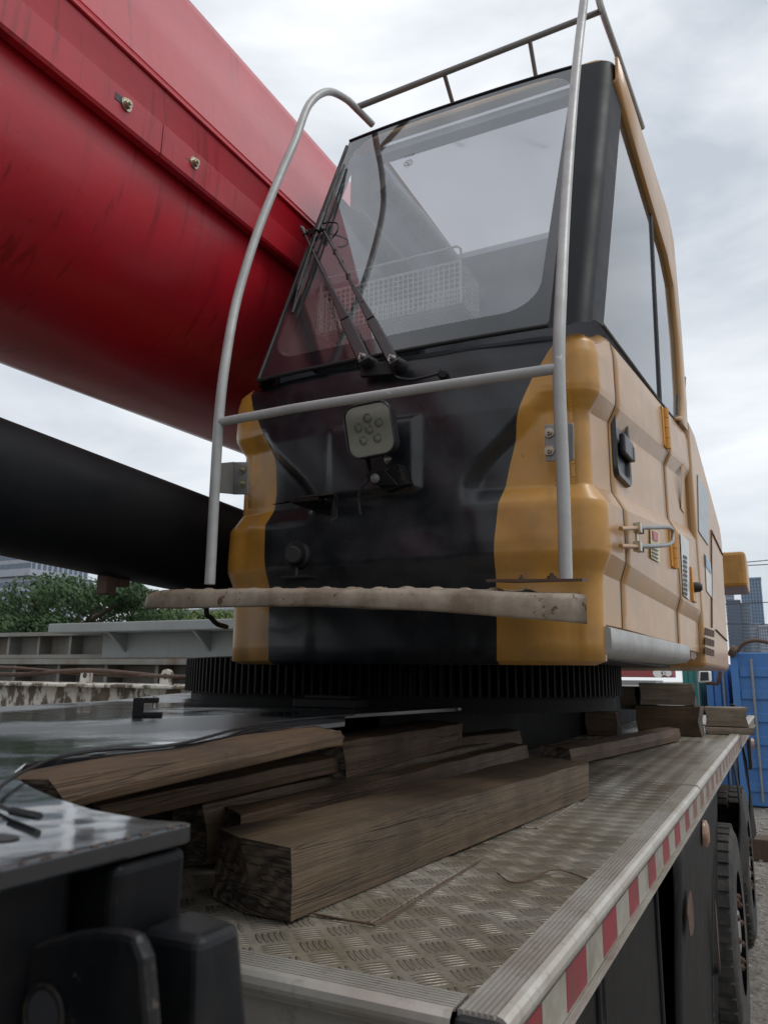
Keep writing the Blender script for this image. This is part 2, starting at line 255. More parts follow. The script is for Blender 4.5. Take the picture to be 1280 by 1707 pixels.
# ---------------------------------------------------------------- mesh helpers
class MB:
    def __init__(s): s.v = []; s.f = []; s.mi = []; s.sm = []
    def add(s, vs, fs, mi=0, sm=False):
        b = len(s.v); s.v += [Vector(p) for p in vs]
        for f in fs: s.f.append([b+i for i in f]); s.mi.append(mi); s.sm.append(sm)
        return s
    def box(s, a, b, mi=0):
        (x0, y0, z0), (x1, y1, z1) = a, b
        return s.add([(x0,y0,z0),(x1,y0,z0),(x1,y1,z0),(x0,y1,z0),(x0,y0,z1),(x1,y0,z1),(x1,y1,z1),(x0,y1,z1)], [(0,3,2,1),(4,5,6,7),(0,1,5,4),(1,2,6,5),(2,3,7,6),(3,0,4,7)], mi)
    def hexa(s, bot, top, mi=0):
        n = len(bot); fs = [tuple(reversed(range(n))), tuple(range(n, 2*n))] + [(i, (i+1) % n, n+(i+1) % n, n+i) for i in range(n)]
        return s.add(list(bot)+list(top), fs, mi)
    def obox(s, c, ax, ay, az, mi=0):
        c, ax, ay, az = map(Vector, (c, ax, ay, az)); q = [(-1,-1),(1,-1),(1,1),(-1,1)]
        return s.hexa([c+ax*i+ay*j-az for i, j in q], [c+ax*i+ay*j+az for i, j in q], mi)
    def tube(s, pts, r, n=12, mi=0, cap=True):
        pts = [Vector(p) for p in pts]; rs = r if isinstance(r, (list, tuple)) else [r]*len(pts); vs = []; fs = []
        T = [(pts[min(i+1, len(pts)-1)]-pts[max(i-1, 0)]).normalized() for i in range(len(pts))]
        up_ = Vector((0, 0, 1)) if abs(T[0].z) < .9 else Vector((1, 0, 0)); nx = T[0].cross(up_).normalized()
        for i, p in enumerate(pts):
            nx = (nx - T[i]*nx.dot(T[i])).normalized(); ny = T[i].cross(nx)
            vs += [p + (nx*math.cos(a)+ny*math.sin(a))*rs[i] for a in (2*math.pi*k/n for k in range(n))]
        for i in range(len(pts)-1):
            fs += [(i*n+k, i*n+(k+1) % n, (i+1)*n+(k+1) % n, (i+1)*n+k) for k in range(n)]
        s.add(vs, fs, mi, True)
        if cap:
            s.add(vs[:n], [tuple(reversed(range(n)))], mi); s.add(vs[-n:], [tuple(range(n))], mi)
        return s
    def cyl(s, a, b, r, r2=None, n=20, mi=0): return s.tube([a, b], [r, r if r2 is None else r2], n, mi)
    def grid(s, fn, us, vs_, mi=None, sm=True, flip=False):
        vs = [fn(a, b) for b in vs_ for a in us]; nu = len(us); b0 = len(s.v); s.v += [Vector(p) for p in vs]
        for j in range(len(vs_)-1):
            for i in range(nu-1):
                f = [b0+j*nu+i, b0+j*nu+i+1, b0+(j+1)*nu+i+1, b0+(j+1)*nu+i]
                s.f.append(f[::-1] if flip else f); s.mi.append(mi(i, j) if callable(mi) else (mi or 0)); s.sm.append(sm)
        return s
    def prism(s, loop, d, mi=0):
        d = Vector(d); loop = [Vector(p) for p in loop]; return s.hexa(loop, [p+d for p in loop], mi)
    def bolt(s, c, d, r=.009, mi=0, length=.008):
        c, d = Vector(c), Vector(d).normalized()
        s.tube([c, c+d*.002], r*1.5, 14, mi); s.tube([c+d*.002, c+d*length], r, 6, mi); s.tube([c+d*length, c+d*(length+.006)], r*.45, 10, mi); return s
    def build(s, name, mat, parent=None, bevel=0, solid=0, origin=None, weld=False, seg=2, sharp=0):
        me = bpy.data.meshes.new(name); xs = list(zip(*s.v))
        if origin is None: origin = Vector(((min(xs[0])+max(xs[0]))/2, (min(xs[1])+max(xs[1]))/2, min(xs[2])))
        origin = Vector(origin); me.from_pydata([tuple(p-origin) for p in s.v], [], s.f)
        for m in (mat if isinstance(mat, (list, tuple)) else [mat]): me.materials.append(M[m] if isinstance(m, str) else m)
        me.polygons.foreach_set('material_index', s.mi); me.polygons.foreach_set('use_smooth', s.sm); me.update()
        if sharp: me.set_sharp_from_angle(angle=R(sharp))
        o = bpy.data.objects.new(name, me); sc.collection.objects.link(o)
        if parent: o.parent = parent; o.location = origin - parent['_o_']  if False else origin - ORG[parent.name]
        else: o.location = origin + Vector((0, 0, DZ))
        ORG[o.name] = origin
        if weld: md = o.modifiers.new('weld', 'WELD'); md.merge_threshold = .0004
        if solid: md = o.modifiers.new('solid', 'SOLIDIFY'); md.thickness = solid; md.offset = -1
        if bevel: md = o.modifiers.new('bevel', 'BEVEL'); md.width = bevel; md.segments = seg; md.limit_method = 'ANGLE'; md.angle_limit = R(40)
        return o
ORG = {}
def thing(name, label, cat, loc, group=None):
    o = bpy.data.objects.new(name, None); sc.collection.objects.link(o); o.location = Vector(loc)+Vector((0, 0, DZ)); ORG[o.name] = Vector(loc); o.empty_display_size = .1
    return tag(o, label, cat, group)
def tag(o, label, cat, group=None, kind=None):
    o['label'] = label; o['category'] = cat
    if group: o['group'] = group
    if kind: o['kind'] = kind
    return o
def struct(o): o['kind'] = 'structure'; return o
def crom(pts, k=8):
    pts = [Vector(p) for p in pts]; P = [pts[0]*2-pts[1]] + pts + [pts[-1]*2-pts[-2]]; out = []
    for i in range(1, len(P)-2):
        for j in range(k):
            t = j/k; a, b, c, d = P[i-1], P[i], P[i+1], P[i+2]
            out.append(.5*((2*b)+(c-a)*t+(2*a-5*b+4*c-d)*t*t+(-a+3*b-3*c+d)*t**3))
    return out+[pts[-1]]
def lerp(a, b, t): return a+(b-a)*t
def interp(x, tab):
    if x <= tab[0][0]: return tab[0][1]
    for (a, p), (b, q) in zip(tab, tab[1:]):
        if x <= b: return lerp(p, q, (x-a)/(b-a))
    return tab[-1][1]
def sstep(a, b, x): t = max(0, min(1, (x-a)/(b-a))); return t*t*(3-2*t)
def rrect(cx, cy, hx, hy, r, n=6):
    out = []
    for (sx, sy, a0) in ((1, 1, 0), (-1, 1, 90), (-1, -1, 180), (1, -1, 270)):
        for k in range(n+1):
            a = R(a0+90*k/n); out.append((cx+sx*(hx-r)+r*math.cos(a), cy+sy*(hy-r)+r*math.sin(a)))
    return out
# ================================================================ GROUND
gm = MB(); gm.grid(lambda a, b: (a, b, -DZ+.0), [-1500, -60, -12, 12, 60, 1500], [-1500, -40, 0, 15, 60, 1500], sm=False)
struct(gm.build('ground', 'ground', origin=(0, 0, -DZ)))
# ================================================================ OPERATOR CAB
XL, XR, RC = -1.525, -.345, .075
XC = -.93
# key rows of the lower body: height at the front, height at the rear of the side, outward offset
KEY = [(.385, .41, -.055), (.396, .42, -.026), (.612, .600, -.022), (.664, .652, 0), (.70, .70, .002), (.795, .975, 0), (.845, 1.03, -.036), (.865, 1.05, -.038), (1.045, 1.255, -.038), (1.092, 1.305, -.007), (1.11, 1.32, -.004), (1.20, 1.44, -.006), (1.238, 1.475, -.015), (1.262, 1.50, -.038)]
ROWS = []
for (a, b) in zip(KEY, KEY[1:]):
    for k_ in range(5): ROWS.append(tuple(lerp(a[i], b[i], k_/5) for i in range(3)))
ROWS.append(KEY[-1])
PROF = [(a, c) for a, b, c in KEY]
def bow(x): q = (x-XC)/.50; return 1.872 + .045*min(1, abs(q))**3.2
BL = [(.385, -1.325), (.60, -1.33), (.70, -1.338), (.80, -1.34), (.90, -1.33), (.99, -1.335), (1.06, -1.355), (1.12, -1.385), (1.19, -1.425), (1.262, -1.452)]
BR = [(.385, -.625), (.60, -.622), (.70, -.617), (.80, -.605), (.90, -.585), (.98, -.565), (1.06, -.540), (1.13, -.512), (1.20, -.470), (1.262, -.432)]
def front_off(x, z):
    o = interp(z, PROF)
    # in the middle the panel bridges the recess with a bulging shield whose sides are arcs
    q = abs(x-XC)
    wz = .235 + .19*sstep(.84, 1.10, z)
    c = sstep(wz+.035, wz-.015, q)
    mid = interp(z, [(.385, -.05), (.40, -.03), (.60, -.026), (.664, -.004), (.80, -.004), (.86, .0), (1.05, .004), (1.12, -.004), (1.20, -.008), (1.238, -.017), (1.262, -.038)])
    o = lerp(o, mid, c)
    # round the plate in the middle
    dx = abs(x+.965)-.135; dz = abs(z-.955)-.10; d = max(dx, dz) if max(dx, dz) < 0 or min(dx, dz) < 0 else math.hypot(max(dx, 0), max(dz, 0))
    o += .015*sstep(.014, -.008, d)
    # dents
    o += -.010*math.exp(-(((x+.83)/.09)**2+((z-.74)/.05)**2)) - .008*math.exp(-(((x+1.15)/.12)**2+((z-.70)/.05)**2))+.0015*math.sin(x*31+z*23)
    return o
cab = thing('operator_cab', "orange and black crane operator's cab with a big raked windscreen above the slewing gear", "operator's cab", (-.93, 2.7, .40))
XRf = -.345
body = MB()
def fx(u, z):      # u in 0..3: three zones
    bl, br = interp(z, BL), interp(z, BR); x0, x1 = XL+RC, XRf-RC
    if u <= 1: return lerp(x0, bl, u)
    if u <= 2: return lerp(bl, br, u-1)
    return lerp(br, x1, u-2)
us = [i/6 for i in range(6)] + [1+i/96 for i in range(96)] + [2+i/14 for i in range(15)]
zs = sorted(set([r[0] for r in ROWS] + [.85+i*.0075 for i in range(36)]))
def front_pt(u, z): x = fx(u, z); return (x, bow(x)-front_off(x, z), z)
body.grid(front_pt, us, zs, mi=lambda i, j: 1 if 6 <= i < 102 else 0)
def corner_pt(sgn, a, row):
    zf, zr, o = row
    cx_, cy_ = (XRf-RC, bow(XRf-RC)+RC) if sgn > 0 else (XL+RC, bow(XL+RC)+RC)
    ang = R(-90 + 90*a) if sgn > 0 else R(-90-90*a)
    ed = front_off(XRf-RC if sgn > 0 else XL+RC, zf)
    oo = lerp(ed, o, a); r = RC+oo
    return (cx_+r*math.cos(ang), cy_+r*math.sin(ang), zf)
YC = bow(XRf-RC)+RC
aa = [i/8 for i in range(9)]
body.grid(lambda a, k_: corner_pt(1, a, ROWS[k_]), aa, range(len(ROWS)))
body.grid(lambda a, k_: corner_pt(-1, a, ROWS[k_]), aa[::-1], range(len(ROWS)))
def srow(Y, row, zlo=None):
    zf, zr, o = row; t = max(0, (Y-YC)/1.75); z = lerp(zf, zr, t)+ .05*sstep(0, .16, Y-YC)*sstep(1.08, 1.24, zf)*(1-t)
    if zlo and z < zlo: z = zlo + (zf-.385)*.02
    return z, o
def side_pt(Y, row, zlo=None, dx=0):
    z, o = srow(Y, row, zlo); o *= lerp(1, .72, sstep(0, .22, Y-YC)); return (XRf + SK*(Y-YC) + o + dx, Y, z)
YD0, YD1, YE = 2.155, 3.10, 3.68
def ys(a, b, n): return [lerp(a, b, i/n) for i in range(n+1)]
front_o = body.build('front_panel', ['orange', 'black'], cab, solid=.004, weld=True)
body = MB()
body.grid(lambda Y, k_: side_pt(Y, ROWS[k_]), ys(YC, 2.0, 3), range(len(ROWS)), mi=2)
body.grid(lambda Y, k_: side_pt(Y, ROWS[k_], .485), ys(2.0, YD0, 3), range(len(ROWS)), mi=2)
body.build('door_post', ['orange', 'black', 'cream'], cab, weld=True, sharp=10); body = MB()
body.grid(lambda Y, k_: side_pt(Y, ROWS[k_], .472), ys(YD1+.006, YE, 8), range(len(ROWS)), mi=2)
body.build('rear_side_panel', ['orange', 'black', 'cream'], cab, solid=.004, weld=True, sharp=10); body = MB()
body.grid(lambda Y, k_: (XL-ROWS[k_][2], Y, srow(Y, ROWS[k_])[0]), ys(YC, YE, 8)[::-1], range(len(ROWS)))
o = body.build('left_side_panel', 'orange', cab, sharp=13)
b = MB(); b.grid(lambda Y, k_: side_pt(Y, ROWS[k_], .485), ys(YD0+.007, YD1-.002, 14), range(len(ROWS)))
door = b.build('door', 'cream', cab, solid=.018, sharp=9)
for yq in (YD0+.003, YD1+.002): b = MB(); b.tube([Vector(side_pt(yq, r_, .485))-Vector((.0012, 0, 0)) for r_ in ROWS], .0034, 6); b.build('door_seam', 'ink', door)
b = MB(); b.tube([Vector(side_pt(y_, ROWS[0], .485)) for y_ in ys(YD0, 3.3, 10)], .004, 6); b.build('door_seam', 'ink', door)
b = MB(); b.grid(lambda Y, k_: side_pt(Y, ROWS[k_], .485, -.022), ys(2.02, 3.66, 8), range(len(ROWS))); b.box((XL+.06, 1.96, .405), (-.41, 3.66, .47)); b.box((-.43, 2.02, .42), (-.375, 3.62, .487))
b.build('inner_frame', 'rubber', cab)
# rear wall, floor
b = MB(); b.box((XL+.03, 3.62, .45), (-.30, 3.66, 2.50)); b.build('rear_wall', 'inner', cab)
# ---- upper cab
ZB, ZT = 1.265, 2.50
def yf(z): return 1.885+(z-1.265)*.437
def ws(x, z, out=0.): return Vector((x, yf(z)+.014*abs((x+.92)/.45)**2.5-.0-out, z+out*.3))
WXL, WXR = -1.395, -.462
def loop_on(pts, f): return [f(a, b) for a, b in pts]
inner = rrect(-.922, (1.345+2.485)/2, .440, (2.485-1.345)/2, .10, 8)
inner = [(x - .028*(1-(z-1.345)/1.1)+.012, z) for x, z in inner]
n_in = len(inner)
def outer_for(p):
    x, z = p; return (WXL if x < -.93 else WXR, z)
fr = MB(); ring = []
outl = []
hx, hz, cx0, cz0 = (WXR-WXL)/2, (2.52-1.272)/2, (WXR+WXL)/2, (2.52+1.272)/2
def to_rect(x, z):
    dx, dz = (x-cx0)/hx, (z-cz0)/hz; m_ = max(abs(dx), abs(dz)); return (cx0+dx/m_*hx, cz0+dz/m_*hz)
# densify the inner loop so that the frame follows the bent glass
dense = []
for i in range(n_in):
    a, c_ = inner[i], inner[(i+1) % n_in]; k_ = max(1, int(math.hypot(a[0]-c_[0], a[1]-c_[1])/.05))
    dense += [(lerp(a[0], c_[0], q/k_), lerp(a[1], c_[1], q/k_)) for q in range(k_)]
nd_ = len(dense); rows = []
for q in range(5):
    rows.append([(lerp(x, to_rect(x, z)[0], q/4), lerp(z, to_rect(x, z)[1], q/4)) for x, z in dense])
vs = [ws(x, z) for r_ in rows for x, z in r_]; fs = []
for q in range(4):
    for i in range(nd_): fs.append((q*nd_+i, q*nd_+(i+1) % nd_, (q+1)*nd_+(i+1) % nd_, (q+1)*nd_+i))
fr.add(vs, [f[::-1] for f in fs], 0, True); fr.build('windscreen_border', 'black_glass', cab)
g = MB(); cpt = (cx0, cz0); rws = [[(lerp(cpt[0], x, q/8), lerp(cpt[1], z, q/8)) for x, z in dense] for q in range(1, 9)]
vs = [ws(*cpt)] + [ws(x, z) for r_ in rws for x, z in r_]; fs = [(0, 1+i, 1+(i+1) % nd_) for i in range(nd_)]
for q in range(7):
    for i in range(nd_): fs.append((1+q*nd_+i, 1+(q+1)*nd_+i, 1+(q+1)*nd_+(i+1) % nd_, 1+q*nd_+(i+1) % nd_))
g.add(vs, fs, 0, True); wsc = g.build('windscreen', 'glass', cab)
# gasket round the windscreen
gk = MB(); lp = [ws(x, 1.268, .004) for x in ys(WXL, WXR, 12)]; gk.tube(lp, .007, 8)
gk.tube([ws(x, 2.523, .002) for x in ys(WXL, WXR, 12)], .0045, 8); gk.tube([ws(WXL-.004, z, .001) for z in ys(1.27, 2.49, 10)], .006, 8); gk.build('gasket', 'rubber', cab)
# corner pillars: black, rounded
XLu, XRu = -1.425, -.357
def pil(sgn):
    def f(a, z):
        y0 = ws(WXR if sgn > 0 else WXL, z).y; x0 = WXR if sgn > 0 else WXL; x1 = (XRu + SK*(y0-1.93)) if sgn > 0 else XLu
        r = .055
        if sgn > 0: seq = [(x0, y0), (x1-r, y0+.012)] + [(x1-r+r*math.sin(R(t_)), y0+.012+r-r*math.cos(R(t_))) for t_ in (15, 30, 45, 60, 75, 90)] + [(x1+.003, y0+.012+r+.04), (x1+.008, y0+.012+r+.112)]
        else: seq = [(x0, y0), (x1+r, y0+.008)] + [(x1+r-r*math.sin(R(t_)), y0+.008+r-r*math.cos(R(t_))) for t_ in (15, 30, 45, 60, 75, 90)] + [(x1, y0+r+.03), (x1, y0+r+.06)]
        zl = z + (2.5-z)/1.265*interp(a, [(0, .0), (2, .008), (6, .02), (9, .062)] if sgn > 0 else [(0, 0), (9, .01)])
        return (*seq[a], zl)
    return f
p_ = MB(); p_.grid(pil(1), range(10), ys(1.262, 2.522, 16)); p_.build('pillar', 'pillar', cab)
p_ = MB(); p_.grid(pil(-1), list(range(10))[::-1], ys(1.262, 2.522, 16)); p_.build('pillar', 'pillar', cab)
# side window glass and orange frame (right side)
def su(y, z, d=0): return Vector((XRu + SK*(y-1.93) + d, y, z))
win = [sp(1004, 537), sp(1094, 667), sp(1122, 697), sp(1125, 640), sp(1122, 560), sp(1112, 450), sp(1097, 390), sp(1085, 352), sp(1050, 240), sp(1022, 148)]
win = [(p.y, p.z) for p in win]
glp = [Vector(su(y, z, -.006)) for y, z in win]
g1 = [(2.075, 1.335), (3.035, 1.415), (3.125, 2.27), (2.445, 2.395)]; ysd = 3.045
g2 = [(3.050, 1.418), (3.36, 1.448), (3.50, 1.50), (3.565, 1.62), (3.585, 1.90), (3.54, 2.13), (3.42, 2.215), (3.14, 2.262)]
b = MB(); b.prism([su(y, z, -.012) for y, z in g1], (.004, 0, 0)); b.build('side_window', 'side_glass', door)
b = MB(); b.prism([su(y, z, -.012) for y, z in g2], (.004, 0, 0)); b.build('side_window', 'side_glass', cab)
b = MB(); b.tube([su(3.042, 1.405, -.008), su(3.132, 2.28, -.008)], .009, 8); b.tube([su(y, z, -.006) for y, z in g1[:2]]+[su(y, z, -.006) for y, z in g2[1:4]], .006, 6); b.build('window_seal', 'rubber', cab)
# orange surround: bridge inner opening to outer outline
inn = [(2.455, 2.415), (2.80, 2.345), (3.13, 2.285), (3.42, 2.235), (3.56, 2.14), (3.605, 1.90), (3.585, 1.62), (3.525, 1.50), (3.38, 1.44)]
out_ = [(2.48, 2.528), (2.83, 2.53), (3.16, 2.53), (3.52, 2.525), (3.66, 2.46), (3.70, 2.0), (3.69, 1.62), (3.68, 1.485), (3.45, 1.46)]
b = MB(); vs = []; nI = len(inn)
for d_, q in ((-.018, 0), (.000, .05), (.003, .12), (.003, .94), (.0, 1)):
    for a, c_ in zip(inn, out_): vs.append(su(lerp(a[0], c_[0], q), lerp(a[1], c_[1], q), d_))
fs = [(r_*nI+i, (r_+1)*nI+i, (r_+1)*nI+i+1, r_*nI+i+1) for r_ in range(4) for i in range(nI-1)]
b.add(vs, fs, 0, True); b.build('window_surround', 'cream', cab, solid=.012, sharp=25)
# roof
def roof_pt(k_, lv):
    z, ins = [(2.508, .0), (2.520, -.002), (2.534, .0), (2.546, .008), (2.553, .03), (2.558, .10)][lv]
    yl, yr_, xl_, xr_ = yf(2.5)+.045, 3.70, XLu, XRu
    hx_, hy_ = (xr_-xl_)/2-ins, (yr_-yl)/2-ins; pts_ = rrect((xl_+xr_)/2, (yl+yr_)/2, hx_, hy_, max(.02, .075-ins*.2), 6); x, y = pts_[k_ % len(pts_)]
    if x > -.9: x += SK*(y-1.93)
    return (x, y, z)
b = MB(); nk = 28; b.grid(lambda k_, lv: roof_pt(k_, lv), range(nk+1), range(6)); b.build('roof', 'orange', cab)
b = MB(); b.add([Vector(roof_pt(k_, 5))+Vector((0, 0, .002)) for k_ in range(nk)], [tuple(range(nk))]); b.build('roof_hatch', 'hatch', cab)
b = MB(); b.box((XL+.10, 2.50, 2.455), (-.42, 2.56, 2.485)); b.box((XL+.10, 3.40, 2.455), (-.42, 3.62, 2.485)); b.box((XL+.10, 2.562, 2.455), (-1.30, 3.398, 2.485)); b.box((-.52, 2.562, 2.455), (-.42, 3.398, 2.485)); b.build('ceiling', 'ceil', cab)
# interior: left wall with a window, door pillar, dashboard
b = MB(); xw = XLu+.012
b.box((xw, 2.02, 1.20), (xw+.02, 3.62, 1.42)); b.box((xw, 2.5, 2.24), (xw+.02, 3.62, 2.46)); b.box((xw, 3.25, 1.42), (xw+.02, 3.62, 2.24)); b.build('left_wall', 'inner', cab)
b = MB(); b.prism([(xw+.004, 2.06, 1.42), (xw+.004, 3.25, 1.42), (xw+.004, 3.25, 2.24), (xw+.004, 2.42, 2.24)], (.006, 0, 0)); b.build('left_window', 'clear', cab)
b = MB(); b.tube([(xw+.10, 2.56, 2.38), (xw+.14, 2.85, 2.37), (xw+.16, 3.2, 2.35), (xw+.18, 3.55, 2.32)], .045, 12); b.tube([(xw+.04, 2.5, 2.23), (xw+.04, 3.6, 2.23)], .014, 8); b.build('blind_roll', 'cream_in', cab)
b = MB(); b.box((XL+.10, 1.99, 1.14), (-.42, 2.30, 1.225)); b.build('dashboard', 'plastic', cab, bevel=.015)
b = MB(); b.tube(crom([(-1.30, 2.4, 1.25), (-1.30, 2.4, 1.62), (-1.27, 2.4, 1.66), (-1.20, 2.4, 1.66), (-1.17, 2.4, 1.60), (-1.17, 2.4, 1.25)], 6), .012, 8); b.build('control_lever', 'rubber', cab)
b = MB(); b.box((-.56, 3.575, 1.98), (-.44, 3.618, 2.20)); b.build('rear_window_frame', 'plastic', cab, bevel=.01)
b = MB(); b.box((-.545, 3.566, 1.995), (-.455, 3.574, 2.185)); b.build('rear_window', 'sticker_w', cab)
# seat
b = MB(); b.box((-1.12, 3.0, .95), (-.68, 3.45, 1.08)); b.build('seat', 'plastic', cab, bevel=.03)
b = MB(); b.hexa([(-1.10, 3.40, 1.08), (-.70, 3.40, 1.08), (-.70, 3.50, 1.08), (-1.10, 3.50, 1.08)], [(-1.06, 3.46, 1.62), (-.74, 3.46, 1.62), (-.74, 3.54, 1.62), (-1.06, 3.54, 1.62)]); b.build('seat_back', 'plastic', cab, bevel=.03)
# sticker etched on the windscreen (read from behind the glass)
def curve_text(txt, size, mat_world, mat, parent, name, extr=.0004):
    cu = bpy.data.curves.new(name, 'FONT'); cu.body = txt; cu.size = size; cu.extrude = extr; cu.align_x = 'CENTER'; cu.align_y = 'CENTER'
    tmp = bpy.data.objects.new(name+'_tmp', cu); sc.collection.objects.link(tmp); bpy.context.view_layer.update()
    me = bpy.data.meshes.new_from_object(tmp.evaluated_get(bpy.context.evaluated_depsgraph_get())); bpy.data.objects.remove(tmp); bpy.data.curves.remove(cu)
    mb = MB(); mb.add([mat_world @ v.co for v in me.vertices], [tuple(p.vertices) for p in me.polygons]); bpy.data.meshes.remove(me)
    return mb.build(name, mat, parent)
def face_m(c, ax, ay, off=0):
    ax, ay = Vector(ax).normalized(), Vector(ay).normalized(); az = ax.cross(ay).normalized(); m_ = Matrix((ax, ay, az)).transposed().to_4x4(); m_.translation = Vector(c)+az*off; return m_
def on_ws(px, py, out=.0):
    d = ray(px, py); kz = .437; t_ = (1.885-out*1.12+kz*(HC-1.265))/(d.y-kz*d.z); return O0+d*t_ + Vector((0, .014*abs(((O0+d*t_).x+.92)/.45)**2.5, 0))
c_ = on_ws(680, 271, .003); axx = Vector((-1, 0, 0)); ayy = Vector((0, -.437, -1)).normalized()
lg = MB(); lg.tube([c_ + axx*(.017*math.cos(q)) + ayy*(.017*math.sin(q)) for q in [i*math.pi/12 for i in range(25)]], .0011, 6)
for a0 in (90, 210, 330):
    q = R(a0); dd = axx*math.cos(q)+ayy*math.sin(q); pp = axx*-math.sin(q)+ayy*math.cos(q)
    lg.prism([c_+dd*.015+Vector((0, -.0008, 0)), c_+dd*.002-pp*.0040+Vector((0, -.0008, 0)), c_+dd*.002+pp*.0040+Vector((0, -.0008, 0))], (0, -.0006, 0))
lg.build('maker_mark', 'bracket', wsc)
curve_text('SANY', .017, face_m(on_ws(681, 258, .003), (-1, 0, 0), -ayy), 'bracket', wsc, 'maker_lettering')
# ---- platform step in front of the cab
step = MB()
xs_ = ys(-1.525, -.328, 46)
def lip_top(x): return interp(x, [(-1.525, .563), (-1.45, .574), (-1.10, .563), (-.70, .545), (-.325, .520)]) + .0008*math.sin(x*31)
def lip_bot(x): return interp(x, [(-1.525, .527), (-1.40, .520), (-1.1, .516), (-.94, .512), (-.80, .503), (-.66, .493), (-.325, .459)])
def yfr(x): return interp(x, [(-1.525, 1.61), (-1.49, 1.575), (-1.0, 1.565), (-.5, 1.56), (-.345, 1.565), (-.328, 1.58)])
prof_n = 10
def step_pt(x, k_):
    t0, b0, y0 = lip_top(x), lip_bot(x), yfr(x); rear = t0+.018+.010*sstep(-1.3, -.7, x)
    P_ = [(1.835, b0+.03), (1.70, b0+.012 + .006*math.sin(x*9)), (y0+.02, b0+.002), (y0+.004, b0), (y0-.001, b0+.006), (y0, t0-.014), (y0+.006, t0-.004), (y0+.018, t0), (1.70, lerp(t0, rear, .5)), (1.835, rear)]
    yq = P_[k_][0]; xr_ = x - max(0, (x+.60)/.272)*.080*max(0, min(1, (yq-1.58)/.25)) + max(0, (-1.30-x)/.225)*.05*max(0, min(1, (yq-1.62)/.2))
    return (xr_, *P_[k_])
step.grid(step_pt, xs_, range(prof_n), flip=True)
step.add([step_pt(xs_[0], k_) for k_ in range(prof_n)], [tuple(range(prof_n))]); step.add([step_pt(xs_[-1], k_) for k_ in range(prof_n)], [tuple(reversed(range(prof_n)))])
plat = step.build('step_platform', 'rusty_plate', cab, weld=True)
for k_ in range(15):
    for (yy, off) in ((1.66, 0), (1.76, .5)):
        x = -1.42+(k_+off)*.073
        if x > -.44: continue
        t0 = lip_top(x); rear = t0+.018+.010*sstep(-1.3, -.7, x); z = lerp(t0, rear, (yy-1.57)/.265)
        d = MB(); d.tube([(x, yy, z-.002), (x, yy, z), (x, yy, z+.002), (x, yy, z+.0025)], [.019, .0175, .012, .0095], 14, cap=False); d.tube([(x, yy, z+.004), (x, yy, z-.001)], [.0095, .008], 10, cap=False); d.build('grip_stud', 'rusty_plate', plat)
b = MB(); b.prism([(-.545, 1.60, .556), (-.335, 1.585, .546), (-.345, 1.70, .560), (-.52, 1.72, .566)], (0, 0, .006)); b.bolt((-.405, 1.615, .556), (0, 0, 1), .010); b.bolt((-.48, 1.65, .56), (0, 0, 1), .008); b.build('mounting_flange', 'rust', plat)
# ---- guard rail
TR = .0140
def gy(z): return 1.62 if z < 1.10 else 1.62+(z-1.10)*.42
L_ = [ony(350, 974, 1.62), ony(357, 840, 1.62), ony(365, 702, 1.62)]
for (px_, py_, yy) in ((375, 610, 1.64), (395, 500, 1.71), (430, 385, 1.80), (468, 290, 1.90), (492, 235, 1.97), (515, 175, 2.06), (545, 153, 2.16), (575, 164, 2.28), (598, 185, 2.38), (621, 208, 2.46)): L_.append(ony(px_, py_, yy))
Rr = [ony(943, 968, 1.62), ony(938, 800, 1.62), ony(931, 612, 1.62), ony(935, 480, 1.68), ony(943, 330, 1.83), ony(955, 170, 1.99), ony(967, 50, 2.12), ony(980, -40, 2.22)]
Rtop = [Rr[-1], Vector((-.44, 2.32, 2.92)), Vector((-.43, 2.42, 2.93))]
guard_parent = cab
b = MB(); b.tube(crom(L_, 6), TR, 14); gl = b.build('guard_rail', 'grey_tube', cab)
topz = 2.86
pR = [Rr[-1]] 
rr1 = onx(1003, 18, -.415); rr2 = onx(1030, 95, -.40); rr3 = onx(1052, 160, -.385); rr4 = onx(1070, 213, -.37)
tl = [Rr[-2], Rr[-1], Vector(lerp(Rr[-1], rr1, .5))+Vector((0, 0, .03)), rr1, rr2, rr3, rr4, rr4+Vector((.01, .35, -.05)), rr4+Vector((.01, .5, -.30))]
b = MB(); b.tube(crom(Rr+[Vector(lerp(Rr[-1], rr1, .55))+Vector((0, 0, .035)), rr1, rr2, rr3, rr4], 6), TR, 14); b.build('guard_rail', 'grey_tube', cab)
b = MB(); b.tube([ony(366, 704, 1.62), ony(490, 681, 1.61), ony(700, 648, 1.605), ony(930, 614, 1.62)], .0125, 14); b.build('cross_bar', 'grey_tube', cab)
dk = paint('dark_grey_tube', (.14, .13, .12), (.07, .06, .05), .4, .4, 16, .1); M['dk_tube'] = dk
cA, cB = L_[-2], rr1
cA = ony(597, 178, 2.37); 
b = MB(); b.tube([cA, cB], .0125, 12)
for (px_, py_, qx, qy) in ((741, 131, 764, 160), (888, 78, 906, 110)):
    t_ = (px_-597)/(1003-597); p0 = cA.lerp(cB, t_*.97); b.tube([p0, Vector((p0.x+.01, p0.y+.20, 2.575))], .009, 10)
b.build('roof_rail', 'dk_tube', cab)
